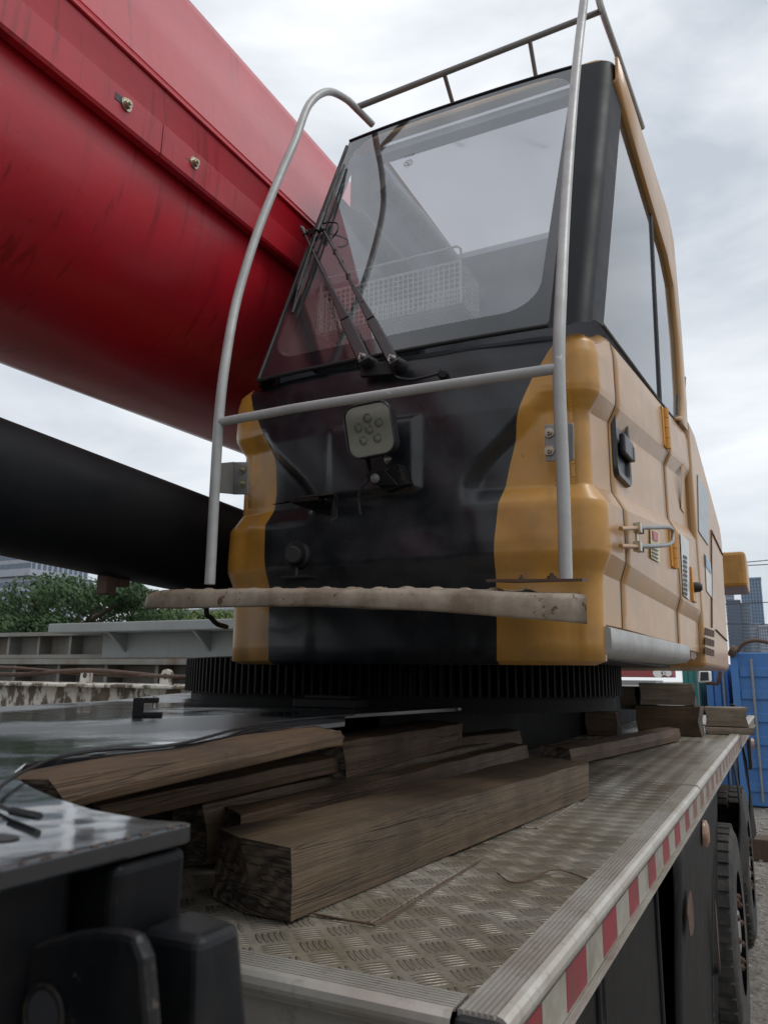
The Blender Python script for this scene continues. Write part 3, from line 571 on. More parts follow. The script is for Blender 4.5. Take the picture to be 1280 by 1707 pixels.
# clamps holding the guard: plates with two bolts
for side_ in (0, 1):
    if side_ == 0:
        q = [ony(x, y, 1.845) for x, y in ((388, 770), (413, 770), (413, 824), (388, 824))]; q2 = [ony(366, 772, 1.66), q[0], q[3], ony(366, 822, 1.66)]; bl_ = [ony(404, 783, 1.842), ony(404, 806, 1.842)]
    else:
        q = [ony(x, y, 1.862) for x, y in ((907, 708), (952, 705), (953, 768), (909, 769))]; q2 = [ony(952, 707, 1.66), q[1], q[2], ony(953, 766, 1.66)]; bl_ = [ony(915, 721, 1.858), ony(915, 751, 1.858)]
    b = MB(); b.prism(q, (0, .006, 0)); b.prism(q2, (.005, 0, 0)); br_ = b.build('mounting_bracket', 'bracket', cab, bevel=.0015)
    for p in bl_: bb = MB(); bb.bolt(p, (0, -1, 0), .0085, 0, .009); bb.build('bolt', 'zinc', br_)
# ---- work lamp
LC = ony(614, 716, 1.735); LN = Vector((.10, -.97, -.20)).normalized(); LX = Vector((0, 0, 1)).cross(LN).normalized(); LX = -LX if LX.x < 0 else LX; LY = -LX.cross(LN) ; LY = LY if LY.z > 0 else -LY
LX = (LX*math.cos(R(5))+LY*math.sin(R(5))).normalized(); LY2 = (LN.cross(LX)).normalized(); LY = LY2 if LY2.z > 0 else -LY2
def lp_(h, r, d, n=7): return [LC+LX*x+LY*y-LN*d for x, y in rrect(0, 0, h*1.03, h*1.10, r*1.3, n)]
b = MB(); lv = [(.063, .024, .052), (.066, .026, .030), (.067, .027, .004), (.066, .026, 0), (.0635, .024, -.001), (.0615, .022, .004)]
ll = [lp_(*q) for q in lv]; n_ = len(ll[0]); vs = [p for l_ in ll for p in l_]; fs = [(r_*n_+i, r_*n_+(i+1) % n_, (r_+1)*n_+(i+1) % n_, (r_+1)*n_+i) for r_ in range(len(ll)-1) for i in range(n_)]
b.add(vs, fs, 0, False); b.add(ll[0], [tuple(range(n_))]); 
for k_ in range(7): q = -.05+k_*.0167; b.obox(LC+LX*q-LN*.058, LX*.002, LY*.05, LN*.010)
lamp = b.build('work_lamp', 'plastic', cab, bevel=.0015)
b = MB(); b.add(lp_(.0615, .022, .008), [tuple(range(n_))]); b.build('reflector_plate', 'lens', lamp)
for (qx, qy) in ((0, 0), (.0, .031), (.030, .014), (.020, -.026), (-.020, -.026), (-.030, .010)):
    c_ = LC+LX*qx+LY*qy-LN*.0078; d = MB(); d.tube([c_, c_+LN*.005], [.0070, .0125], 16, cap=False); d.tube([c_, c_+LN*.004, c_+LN*.006], [.0065, .005, .001], 12, 1, cap=False); d.build('led_cup', ['reflector', 'white_wire'], lamp)
b = MB(); b.add(lp_(.0615, .022, .0012), [tuple(range(n_))]); b.build('lamp_lens', 'lamp_cover', lamp)
b = MB(); c0 = LC-LY*.072-LN*.028
b.obox(c0+LX*.024-LY*.018, LX*.002, LY*.026, LN*.014); b.obox(c0-LX*.024-LY*.018, LX*.002, LY*.026, LN*.014); b.obox(c0-LY*.040, LX*.030, LY*.002, LN*.020)
b.prism([c0-LX*.034-LY*.042+LN*.018, c0+LX*.026-LY*.042+LN*.018, c0+LX*.055-LY*.085+LN*.016, c0-LX*.010-LY*.075+LN*.016], -LN*.004)
b.prism([c0-LX*.030-LY*.042, c0+LX*.060-LY*.030, c0+LX*.075-LY*.085, c0+LX*.010-LY*.098], -LN*.06)
lb = b.build('lamp_bracket', 'black_steel', lamp, bevel=.001)
for p, d in ((c0+LX*.026-LY*.012, LX), (c0-LX*.004-LY*.058+LN*.018, LN)):
    bb = MB(); bb.bolt(p, d, .0085, 0, .010); bb.build('bolt', 'steel', lb)
b = MB(); b.tube(crom([c0-LX*.02-LY*.05, c0-LX*.045-LY*.07+LN*.01, c0-LX*.065-LY*.10, c0-LX*.068-LY*.145], 5), .005, 8); b.build('lamp_cable', 'rubber', lamp)
# small shelf bracket left of the lamp, and the knob on its foot
b = MB(); q = [ony(455, 842, 1.80), ony(500, 829, 1.76), ony(557, 824, 1.76), ony(560, 829, 1.83)]; b.prism(q, (0, 0, .003)); b.prism([ony(556, 826, 1.79), ony(561, 826, 1.80), ony(561, 862, 1.80), ony(551, 868, 1.79)], (.003, 0, 0)); b.obox(ony(525, 840, 1.82), (.045, 0, 0), (0, .06, 0), (0, 0, .004)); b.build('shelf_bracket', 'black_steel', cab)
b = MB(); kc = ony(494, 925, 1.80); b.tube([kc+Vector((.0, .035, 0)), kc+Vector((0, .02, 0)), kc, kc+Vector((0, -.006, 0))], [.028, .040, .041, .036], 24); kd = Vector((.35, -.9, -.15)).normalized()
b.tube([kc, kc+kd*.02, kc+kd*.03, kc+kd*.045, kc+kd*.05], [.026, .030, .024, .026, .020], 20); b.tube([kc+Vector((0, 0, -.02)), kc+Vector((.002, 0, -.06))], .008, 10); b.obox(kc+Vector((.02, -.01, -.066)), (.045, 0, 0), (0, .03, 0), (0, 0, .003)); b.build('rubber_buffer', 'rubber', cab)
# ---- side fittings, all on the door side
def spo(px, py, d=0.):
    return sp(px, py, d)
SN = Vector((1, -SK, 0)).normalized(); SYd = Vector((SK, 1, 0)).normalized(); SZ = Vector((0, 0, 1))
def local_off(y, z):     # outward offset of the side skin at y, z
    t_ = max(0, (y-YC)/1.75); best = None
    zz = [(lerp(a, b2, t_) + .05*sstep(0, .16, y-YC)*sstep(1.08, 1.24, a)*(1-t_), c2) for a, b2, c2 in KEY]
    return XRf+SK*(y-YC)+interp(z, zz)*lerp(1, .72, sstep(0, .22, y-YC))
def skin(px, py, d=0.):
    x = -.36
    for _ in range(8):
        p = onx(px, py, x); nx_ = local_off(p.y, p.z)+d
        x = lerp(x, nx_, .7)
    return onx(px, py, x)
hc = skin(1031, 744); 
b = MB(); pl_ = rrect(0, 0, .105, .083, .030, 5)
def hp(a, c2, d): return hc+SYd*a+SZ*c2+SN*d
yw, zw = .098, .112
o1 = [hp(x, y, .002) for x, y in rrect(0, 0, yw, zw, .028, 5)]; o2 = [hp(x, y, .014) for x, y in rrect(0, 0, yw-.004, zw-.004, .026, 5)]; o3 = [hp(x, y, .012) for x, y in rrect(0, 0, yw-.018, zw-.022, .018, 5)]; o4 = [hp(x, y, -.006+.008) for x, y in rrect(0, 0, yw-.022, zw-.026, .016, 5)]
n_ = len(o1); vs = o1+o2+o3+o4; b.add(vs, [(r_*n_+i, r_*n_+(i+1) % n_, (r_+1)*n_+(i+1) % n_, (r_+1)*n_+i) for r_ in range(3) for i in range(n_)]); b.add(o4, [tuple(range(n_))]); b.build('handle_plate', 'plastic', door)
b = MB(); b.obox(hp(.02, -.002, .018), SYd*.062, SZ*.030, SN*.009); b.obox(hp(.080, -.006, .020), SYd*.014, SZ*.024, SN*.009); b.build('door_handle', 'plastic', door, bevel=.006, seg=3)
hA = [skin(1109.5, 686, .008), skin(1109.5, 744, .008)]; hB = [skin(1122.5, 884, .008), skin(1122.5, 946, .008)]
for a, c2 in (hA, hB):
    m_ = (a+c2)/2; b = MB(); hh = abs(a.z-c2.z)/2
    for k_ in range(4): b.cyl((m_.x, m_.y, m_.z-hh+k_*hh/2+.001), (m_.x, m_.y, m_.z-hh+(k_+1)*hh/2-.001), .013, n=12)
    b.obox((m_.x-.006, m_.y+.02, m_.z), SYd*.03, SZ*hh*.95, SN*.003); b.obox((m_.x-.006, m_.y-.02, m_.z), SYd*.03, SZ*hh*.95, SN*.003); b.build('door_hinge', 'hinge', door)
u0, u1 = skin(1034, 881, .02), skin(1034, 910, .02)
e0, e1 = skin(1112, 879, .055), skin(1112, 907, .055)
b = MB(); d_ = Vector((0, 1, 0)); s0 = skin(1062, 880, .03); s1 = skin(1062, 911, .03)
b.tube(crom([s0, skin(1090, 879, .05), skin(1113, 879, .06), skin(1120, 884, .062), skin(1121, 895, .062), skin(1120, 903, .062), skin(1112, 908, .058), skin(1090, 910, .05), s1], 5), .0068, 10); ub = b.build('latch_bolt', 'bracket', door)
b = MB(); b.tube([u0, s0], .0062, 8); b.tube([u1, s1], .0062, 8); b.build('latch_thread', 'cream', ub)
b = MB()
for p in (s0, s1): b.obox(p, SYd*.012, SZ*.013, SN*.010); b.obox(p+SYd*.045, SYd*.003, SZ*.010, SN*.010)
b.obox((s0+s1)/2+SYd*.02-SN*.006, SYd*.008, SZ*.03, SN*.003); b.build('latch_nut', 'zinc', ub)
def patch(corners, mat, name, parent, d=.0035, skinf=skin, thick=.0015):
    q = [skinf(x, y, d) for x, y in corners]; b = MB(); b.prism(q, SN*thick); return b.build(name, mat, parent)
st_ = patch([(1083, 880), (1098, 888), (1099, 938), (1084, 930)], 'sticker_y', 'warning_sticker', door)
patch([(1087, 884), (1096, 889), (1096, 903), (1088, 900)], 'sticker_r', 'sticker_picture', st_, .0065)
for k_ in range(4): patch([(1086, 907+k_*6), (1096, 911+k_*6.4), (1096, 913+k_*6.4), (1086, 909+k_*6)], 'ink', 'sticker_text', st_, .0065)
st_ = patch([(1133, 889), (1147, 903), (1148, 1000), (1138, 992)], 'sticker_w', 'instruction_sticker', cab)
b = MB()
for k_ in range(9):
    y0 = 925+k_*7.6
    for j in range(3):
        q = [skin(1138.6+j*2.1+.3*k_*.25, y0+j*1.2+dy, .0065) for dy in (0, 5.2)]; q2 = [skin(1140.0+j*2.1+.3*k_*.25, y0+j*1.2+dy+.5, .0065) for dy in (5.2, 0)]; b.prism(q+q2, SN*.001)
b.build('sticker_text', 'ink', st_)
# hand pocket at the rear corner of the door post
b = MB(); pk = [skin(x, y, .002) for x, y in ((1134, 778), (1139.5, 772), (1139.5, 856), (1134, 848))]; b.prism(pk, SN*.002); b.build('grab_recess', 'orange', cab, bevel=.001)
# small vent knob at the lower corner
kb = skin(1157, 979, .01); b = MB(); b.tube([kb, kb+SN*.02, kb+SN*.03], [.022, .020, .012], 14, 1); b.obox(kb+SZ*.01-SN*.006, SYd*.05, SZ*.07, SN*.006, 0); b.build('corner_catch', ['hinge', 'rubber'], cab)
# silver step box under the door
q0, q1 = sp(1019, 1048, .0), sp(1148, 1077, .0); z0_, z1_ = .415, .478
b = MB()
def stp(y, k_):
    x = side_x(y)+.006; P_ = [(-.09, .487), (-.012, .487), (-.004, .482), (-.003, .455), (-.004, .435), (-.018, .418), (-.09, .412)]; dz_ = (y-2.0)*.006
    return (x+P_[k_][0], y, P_[k_][1]+dz_-.006)
b.grid(stp, ys(1.985, 3.33, 10), range(7), flip=True); b.add([stp(1.985, k_) for k_ in range(7)], [tuple(range(7))]); b.add([stp(3.33, k_) for k_ in range(7)], [tuple(reversed(range(7)))]); b.build('door_step', 'silver', cab)
b = MB(); b.prism([skin(1150, 1086, .003), skin(1156, 1088, .003), skin(1156, 1100, .003), skin(1150, 1098, .003)], SN*.003); b.build('side_reflector', 'tape_red_old', cab)
# ---- wiper
wp = MB()
P1, P2 = on_ws(607, 600, .045), on_ws(656, 603, .045)
A1, A2 = on_ws(499, 377, .020), on_ws(531, 371, .020)
wiper = MB(); base_c = on_ws(632, 612, .006)
wiper.obox(base_c+Vector((0, -.004, -.010)), (.055, 0, -.006), (0, .010, 0), (0, .001, .020)); wiper.tube([P1+Vector((0, .045, 0)), P1+Vector((0, -.004, 0))], [.024, .019], 16); wiper.tube([P2+Vector((0, .045, 0)), P2+Vector((0, -.004, 0))], [.024, .019], 16)
wip = wiper.build('wiper_mount', 'rubber', cab, bevel=.003)
def arm(P, A, w0, name):
    d = (A-P); n_ = Vector((0, -.92, .4)).normalized(); s_ = d.cross(n_).normalized(); b = MB()
    b.hexa([P-s_*w0-n_*.002-d*.02, P+s_*w0-n_*.002-d*.02, P+d*.24+s_*w0*.95-n_*.006, P+d*.24-s_*w0*.95-n_*.006], [P-s_*w0*.8+n_*.014-d*.02, P+s_*w0*.8+n_*.014-d*.02, P+d*.24+s_*w0*.8+n_*.010, P+d*.24-s_*w0*.8+n_*.010])
    p2 = P+d*.25; p3 = P+d*.60
    b.hexa([p2-s_*w0*.85-n_*.004, p2+s_*w0*.85-n_*.004, p3+s_*.004-n_*.003, p3-s_*.004-n_*.003], [p2-s_*w0*.7+n_*.009, p2+s_*w0*.7+n_*.009, p3+s_*.003+n_*.003, p3-s_*.003+n_*.003])
    b.tube([p3-d*.01, A], .0045, 8); b.tube([A-d*.06, A+d*.01], .009, 8)
    o_ = b.build(name, 'plastic', wip, bevel=.0015); bb = MB(); bb.bolt(P+n_*.012, n_, .008); bb.bolt(A+n_*.006, n_, .004, 0, .004); bb.build('pivot_bolt', 'steel', o_); return o_
arm(P1, A1, .020, 'wiper_arm'); arm(P2, A2, .017, 'wiper_arm')
b = MB(); hmid = on_ws(519, 382, .016); b.tube([A1, on_ws(510, 384, .018), hmid, A2], .006, 8); b.obox(hmid, (.020, 0, 0), (0, .006, .002), (0, -.003, .010)); b.build('arm_link', 'plastic', wip, bevel=.001)
T0, T1 = on_ws(571, 272, .010), on_ws(484, 519, .010)
b = MB(); b.tube([T0, T0.lerp(T1, .5), T1], .0048, 8); n_ = Vector((0, -.92, .4))
for a, c2 in ((.02, .20), (.20, .36), (.62, .80), (.80, .98)): b.tube([T0.lerp(T1, a)+n_*.003, T0.lerp(T1, (a+c2)/2)+n_*.012, T0.lerp(T1, c2)+n_*.003], .0028, 6)
b.tube([T0.lerp(T1, .11)+n_*.013, T0.lerp(T1, .28)+n_*.019, T0.lerp(T1, .5)+n_*.019, T0.lerp(T1, .72)+n_*.019, T0.lerp(T1, .89)+n_*.013], .0042, 6); b.tube([T0.lerp(T1, .40)+n_*.02, T0.lerp(T1, .52)+n_*.02], .010, 8); b.build('wiper_blade', 'rubber', wip)
b = MB(); b.tube(crom([A2, on_ws(548, 368, .03), on_ws(562, 372, .035), on_ws(560, 385, .03), on_ws(552, 395, .02)], 5), .003, 6)
b.build('blade_hose', 'rubber', wip)
b = MB(); b.tube(crom([P2+Vector((.0, -.01, -.02)), ony(660, 628, 1.83), ony(685, 633, 1.84), ony(715, 627, 1.84), ony(735, 621, 1.85)], 5), .0045, 8); b.build('washer_hose', 'rubber', wip)
b = MB(); b.tube([ony(737, 623, 1.84), ony(737, 623, 1.875)], [.010, .014], 12); b.build('hose_grommet', 'rubber', wip)
for k_ in range(3): q = P2.lerp(A2, .35+k_*.2); b = MB(); b.tube([q-Vector((0, 0, .008)), q+Vector((0, 0, .008))], .0075, 8); b.build('hose_clip', 'rubber', wip)
# ================================================================ THE BASKET IN THE CAB
YB = 2.17
cs = [ony(531, 487, YB), ony(768, 437, YB), ony(530, 549, YB-.03), ony(768, 497, YB-.03)]
xa, xb = cs[0].x, cs[1].x; zt, zb = (cs[0].z+cs[1].z)/2, (cs[2].z+cs[3].z)/2; DB = .17
bk = thing('wire_basket', 'long white wire mesh basket with a raised handle behind the windscreen', 'basket', ((xa+xb)/2, YB+DB/2, zb))
def mesh_panel(p0, ux, uy, lx, ly, step_=.0185, r=.0023):
    b = MB(); ux, uy, p0 = Vector(ux), Vector(uy), Vector(p0)
    for k_ in range(int(lx/step_)+1): b.tube([p0+ux*k_*step_, p0+ux*k_*step_+uy*ly], r, 5, cap=False)
    for k_ in range(int(ly/step_)+1): b.tube([p0+uy*k_*step_, p0+uy*k_*step_+ux*lx], r, 5, cap=False)
    for a, c2 in (((0, 0), (1, 0)), ((1, 0), (1, 1)), ((1, 1), (0, 1)), ((0, 1), (0, 0))): b.tube([p0+ux*a[0]*lx+uy*a[1]*ly, p0+ux*c2[0]*lx+uy*c2[1]*ly], .0028, 6)
    return b
lx = xb-xa; lz = zt-zb
mesh_panel((xa, YB, zb), (1, 0, 0), (0, 0, 1), lx, lz).build('mesh_side', 'white_wire', bk); mesh_panel((xa, YB+DB, zb), (1, 0, 0), (0, 0, 1), lx, lz).build('mesh_side', 'white_wire', bk)
mesh_panel((xa, YB, zb), (0, 1, 0), (0, 0, 1), DB, lz).build('mesh_end', 'white_wire', bk); mesh_panel((xb, YB, zb), (0, 1, 0), (0, 0, 1), DB, lz).build('mesh_end', 'white_wire', bk); mesh_panel((xa, YB, zb), (1, 0, 0), (0, 1, 0), lx, DB, .022).build('mesh_base', 'white_wire', bk)
b = MB(); hz_ = ony(768, 409, YB).z; b.tube([(xa+.01, YB, zb), (xa+.01, YB, hz_-.02), (xa+.02, YB, hz_), (xb-.012, YB, hz_), (xb, YB, hz_-.012), (xb, YB, zb)], .0040, 8); b.build('handle', 'white_wire', bk)
def cloth(name, x0, x1, y0, y1, z, h, mat, label, cat, seed):
    rnd = random.Random(seed); ph = [rnd.random()*6 for _ in range(6)]
    b = MB(); f = lambda a, c2: (lerp(x0, x1, a), lerp(y0, y1, c2), z+h*(math.sin(math.pi*min(1, max(0, a)))**.4)*(math.sin(math.pi*c2)**.4)*(.7+.25*math.sin(a*9+ph[0]+c2*4)+.15*math.sin(c2*13+ph[1]+a*5)))
    b.grid(f, ys(0, 1, 18), ys(0, 1, 10)); b.grid(lambda a, c2: (lerp(x0, x1, a), lerp(y0, y1, c2), z), ys(0, 1, 2), ys(0, 1, 2), flip=True); return tag(b.build(name, mat, weld=True), label, cat)
zz = zb+.005
cloth('folded_cloth', lerp(xa, xb, .50), xb-.01, YB+.01, YB+DB-.01, zz, .05, 'cloth_white', 'cream folded cloth filling the right half of the wire basket', 'cloth', 3)
cloth('teal_cloth', lerp(xa, xb, .22), lerp(xa, xb, .50), YB+.005, YB+DB-.02, zz, .045, 'cloth_teal', 'teal rag lying in the middle of the wire basket', 'cloth', 4)
cloth('red_pouch', lerp(xa, xb, .18), lerp(xa, xb, .36), YB+.06, YB+DB-.01, zz+.046, .04, 'cloth_red', 'dull red pouch on the teal rag in the basket', 'pouch', 5)
cloth('paper_bag', xa+.012, lerp(xa, xb, .17), YB+.02, YB+DB-.02, zz, .07, 'cloth_white', 'pale crumpled bag at the left end of the wire basket', 'bag', 6)
# ================================================================ SUPERSTRUCTURE BEHIND THE CAB
ss = thing('crane_superstructure', 'long cream yellow machinery housing behind the cab with louvres and blue sticker', 'machinery housing', (-1.0, 4.2, .41))
def hx_(y): return side_x(y)+.012
b = MB(); YH0, YH1 = 3.74, 4.95
def hs(y, z, d=0.): return Vector((hx_(y)+d, y, z))
loop = [(YH0, .41), (YH1-.25, .405), (YH1-.22, .42), (YH1-.05, 1.15), (YH1-.10, 1.24), (YH0+.45, 1.47), (YH0+.22, 1.55), (YH0, 1.56)]
b.prism([hs(y, z) for y, z in loop], (-.85, 0, 0)); b.build('engine_housing', 'cream', ss, bevel=.02, seg=3)
def hp2(px, py, d=.0):
    x0, y0, k = side_x(3.7)+.012+d, 3.7, SK; dd = ray(px+5, py); return O0+dd*((x0-k*y0)/(dd.x-k*dd.y))
def hpatch(c, mat, name, parent=ss, d=.002, th=.002): b = MB(); b.prism([hp2(x, y, d) for x, y in c], SN*th); return b.build(name, mat, parent)
hpatch([(1157, 790), (1174, 826), (1175, 910), (1159, 886)], 'sticker_g', 'data_sticker')
s_ = hpatch([(1169, 922), (1178, 940), (1183, 1000), (1172, 985)], 'sticker_w', 'blue_sticker'); hpatch([(1170, 925), (1177, 941), (1179, 956), (1171, 944)], 'sticker_b', 'sticker_band', s_, .005)
for k_ in range(3):
    b = MB()
    for j in range(5): b.prism([hp2(1169+j*3.2, 1046+k_*16+j*1.2, .001), hp2(1171.2+j*3.2, 1047+k_*16+j*1.2, .001), hp2(1171.2+j*3.2, 1059+k_*16+j*.8, .001), hp2(1169+j*3.2, 1058+k_*16+j*.8, .001)], SN*.003)
    b.build('louvre', 'rust', ss)
b = MB(); b.tube([hp2(1180, 884, .003), hp2(1199, 925, .003)], .004, 6); b.tube([hp2(1180, 884, .003), hp2(1181, 1046, .003)], .004, 6); b.tube([hp2(1188, 1050, .003), hp2(1206, 1068, .003)], .004, 6); b.build('panel_seam', 'rust', ss)
b = MB(); 
rp = [hp2(1164, 880, -.12), hp2(1163, 735, -.12), hp2(1168, 722, -.12), hp2(1176, 765, -.12), hp2(1180, 845, -.12)]
b.tube([(-.42, 3.86, 1.50), (-.42, 3.86, 1.80), (-.42, 3.90, 1.84), (-.42, 4.55, 1.80), (-.42, 4.62, 1.76), (-.42, 4.62, 1.35)], .013, 8); b.tube([(-.42, 3.9, 1.66), (-.42, 4.62, 1.58)], .010, 8); b.build('handrail', 'hinge', ss)
b = MB(); b.tube([(-.36, 3.80, 1.60), (-.33, 3.80, 1.68), (-.32, 3.80, 1.78), (-.35, 3.80, 1.83)], [.02, .055, .055, .02], 16); b.build('mirror', 'rust', ss)
b = MB(); c0_ = ony(1224, 955, 7.2); b.box((c0_.x-.55, 6.9, c0_.z-.15), (c0_.x+.10, 7.6, c0_.z+.14)); b.build('counterweight_arm', 'orange', ss, bevel=.03)
b = MB(); b.box((-1.40, 2.45, .46), (-.48, 7.4, .60)); b.box((-2.2, 3.7, .46), (-1.45, 7.4, .60)); b.box((-2.3, 3.72, .60), (-1.25, 7.2, 1.2)); b.box((-1.2, 4.9, .60), (-.62, 6.9, 1.0)); b.cyl((-1.45, 3.115, .421), (-1.45, 3.115, .46), .62, n=48); b.build('turntable_frame', 'cyl', ss)
# ================================================================ CARRIER
ca = thing('crane_carrier', 'truck carrier with wet tread plate deck and red and white reflective tape along its edge', 'truck', (-1.52, 4.0, -DZ))
RX = [(.50, -.288), (.86, -.286), (2.9, -.268), (9.2, -.235)]
def rx(y): return interp(y, RX)
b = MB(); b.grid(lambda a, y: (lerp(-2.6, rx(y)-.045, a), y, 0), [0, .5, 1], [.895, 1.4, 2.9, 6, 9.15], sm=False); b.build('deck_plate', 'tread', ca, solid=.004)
# inlaid tread patches with bent edges
for pl2 in ([(465, 1522), (620, 1540), (803, 1432), (660, 1428)], [(868, 1380), (898, 1381), (968, 1334), (935, 1336)]):
    q = [onz(x, y, .0005) for x, y in pl2]; b = MB(); b.prism(q, (0, 0, .003)); b.build('patch_plate', 'tread', ca, bevel=.001)
b = MB(); b.tube(crom([onz(500, 1519, .004), onz(610, 1539, .005), onz(632, 1538, .006), onz(700, 1496, .006), onz(803, 1432, .004)], 6), .0016, 6); b.build('patch_edge', 'rust', ca)
b = MB(); b.tube(crom([onz(828, 1455, .004), onz(850, 1470, .003), onz(880, 1467, .004), onz(920, 1450, .008), onz(950, 1455, .004), onz(980, 1466, .003)], 6), .0014, 6); tag(b.build('bent_wire', 'rust'), 'short bent wire lying on the tread plate between the thickest timber and the edge trim', 'wire')
# ribbed trim down the side, in two lengths
def trim_prof():
    P_ = [(-.048, -.004), (-.048, .004)]
    for k_ in range(6): P_ += [(-.046+k_*.0068, .0052), (-.0418+k_*.0068, .0052), (-.0412+k_*.0068, .0012), (-.0398+k_*.0068, .0012)]
    P_ += [(-.004, .0055), (.003, .0035), (.008, -.001), (.0105, -.008), (.0105, -.013), (.007, -.018), (.002, -.0195), (.002, -.024)]
    return P_
TP = trim_prof()
def trim(y0, y1, dz=0, n=8):
    b = MB(); b.grid(lambda y, k_: (rx(y)+TP[k_][0], y, TP[k_][1]+dz), ys(y0, y1, n), range(len(TP)), sm=False); b.add([(rx(y0)+p[0], y0, p[1]+dz) for p in TP], [tuple(range(len(TP)))]); return b
trim(.862, 2.92).build('edge_trim', 'alu', ca); trim(2.925, 9.15, .003, 12).build('edge_trim', 'alu', ca)
def ftp(x, k_): xo, zo = TP[k_]; return (x, .862-xo-.008, zo+.001)
b = MB(); b.grid(ftp, ys(-1.6, -.336, 3), range(len(TP)), sm=False, flip=True); b.build('front_trim', 'alu', ca)
b = MB(); b.box((-1.6, .868, -.12), (-.30, .886, -.022)); b.build('front_fascia', 'alu', ca)
b = MB(); b.box((-.334, .846, -.03), (-.284, .866, .001)); b.build('rubber_corner', 'rubber', ca, bevel=.006)
# tape backing and blocks of tape
b = MB(); b.grid(lambda y, z: (rx(y)-.001, y, z), ys(.87, 9.15, 12), [-.105, -.022], sm=False, flip=True); b.grid(lambda y, k_: (rx(y)+[0, .010, .010, 0][k_], y, [-.088, -.086, -.092, -.094][k_]), ys(.87, 9.15, 12), range(4), sm=False, flip=True); b.build('side_rail', 'alu', ca)
y = .90; i = 0; tl_ = [.11, .13]
while y < 9.0:
    ln = (.125 if i % 2 else .115)*random.uniform(.93, 1.07)
    b = MB(); b.prism([(rx(y)+.0006, y, -.082), (rx(y+ln)+.0006, y+ln-.003, -.082), (rx(y+ln)+.0006, y+ln-.003, -.030), (rx(y)+.0006, y, -.030)], (.0006, 0, 0))
    b.build('reflective_tape', ('tape_white' if i % 2 else ('tape_red' if y < 2.7 else 'tape_red_old')), ca); y += ln; i += 1
# chassis frame, axle, mudguard panels
b = MB(); b.box((-2.25, -2.4, -.62), (-.80, 9.0, -.02)); b.build('chassis_frame', 'grease_shade', ca)
b = MB(); b.box((-2.1, .2, .003), (-1.60, 2.3, .24)); b.box((-2.1, 2.3, .003), (-1.15, 8.9, .24)); b.cyl((-1.45, 3.115, .24), (-1.45, 3.115, .285), .885, n=72); b.build('frame_box', 'grease_shade', ca)
b = MB(); b.cyl((-1.45, 3.115, .283), (-1.45, 3.115, .420), .872, n=90)
b.build('slewing_ring', 'gear', ca)
b = MB(); NTH = 176
for k_ in range(NTH):
    a = 2*math.pi*k_/NTH; dr = Vector((math.cos(a), math.sin(a), 0)); tn = Vector((-dr.y, dr.x, 0)); c_ = Vector((-1.45, 3.115, 0))
    q = [c_+dr*.868-tn*.0100, c_+dr*.892-tn*.0078, c_+dr*.911-tn*.0042, c_+dr*.911+tn*.0042, c_+dr*.892+tn*.0078, c_+dr*.868+tn*.0100]
    b.hexa([p+Vector((0, 0, .292)) for p in q], [p+Vector((0, 0, .415)) for p in q])
b.build('ring_gear_teeth', 'gear', ca)
b = MB(); b.tube([(-1.45+.8*math.cos(a), 3.115+.8*math.sin(a), .275) for a in [i*math.pi/30 for i in range(61)]], .12, 8); 
# drive pinion guards next to ring
b = MB(); pq = onz(547, 1160, .262); b.cyl((pq.x*1.12, pq.y*1.12+.0, .262), (pq.x*1.12, pq.y*1.12, .41), .030, n=16); b.build('pinion', 'gear', ca)
b = MB(); pb = onz(540, 1180, .26); b.box((pb.x-.11, pb.y, .26), (pb.x+.10, pb.y+.10, .285)); b.box((pb.x-.08, pb.y+.02, .285), (pb.x+.07, pb.y+.09, .297)); b.build('cover_plate', 'black_steel', ca, bevel=.003)
# black top plate with the curved notch
near = [onz(x, y, .26) for x, y in ((320, 1371), (250, 1366), (160, 1350), (95, 1329), (55, 1311), (32, 1297), (28, 1287), (45, 1273), (100, 1262), (200, 1253), (300, 1243), (440, 1216), (575, 1202))]
ptsP = [(p.x, p.y) for p in near] + [(-.97, 1.75), (-.92, 2.4), (-.78, 2.65), (-.78, 4.2), (-2.9, 4.2)] + [(p.x, p.y) for p in (onz(330, 1152, .26), onz(180, 1168, .26), onz(0, 1178, .26), onz(-80, 1184, .26))] + [(-2.2, .25), (-.95, .25)]
pe = onz(0, 1447, .26); ptsP += [(pe.x, pe.y), ((near[0].x+pe.x)/2, (near[0].y+pe.y)/2-.001)]
def wavy(x, y): return .26
b = MB(); b.hexa([(x, y, .248) for x, y in ptsP], [(x, y, .26) for x, y in ptsP]); b.build('top_plate', 'wet', ca, bevel=.002)
for q in range(9):
    t0_ = q/9+random.uniform(0, .07); t1_ = t0_+random.uniform(.008, .05); a_, c_ = Vector((near[0].x, near[0].y, .2595)), Vector((pe.x, pe.y, .2595))
    b = MB(); b.tube([a_.lerp(c_, t0_), a_.lerp(c_, (t0_+t1_)/2)+Vector((0, 0, .0004)), a_.lerp(c_, min(1, t1_))], .0007, 6); b.build('chipped_edge', 'rust', ca)
hl = onz(-4, 1396, .2606); b = MB(); b.add([hl+Vector((.014*math.cos(q), .010*math.sin(q), 0)) for q in [i*math.pi/10 for i in range(20)]], [tuple(range(20))]); b.build('plate_hole', 'ink', ca)
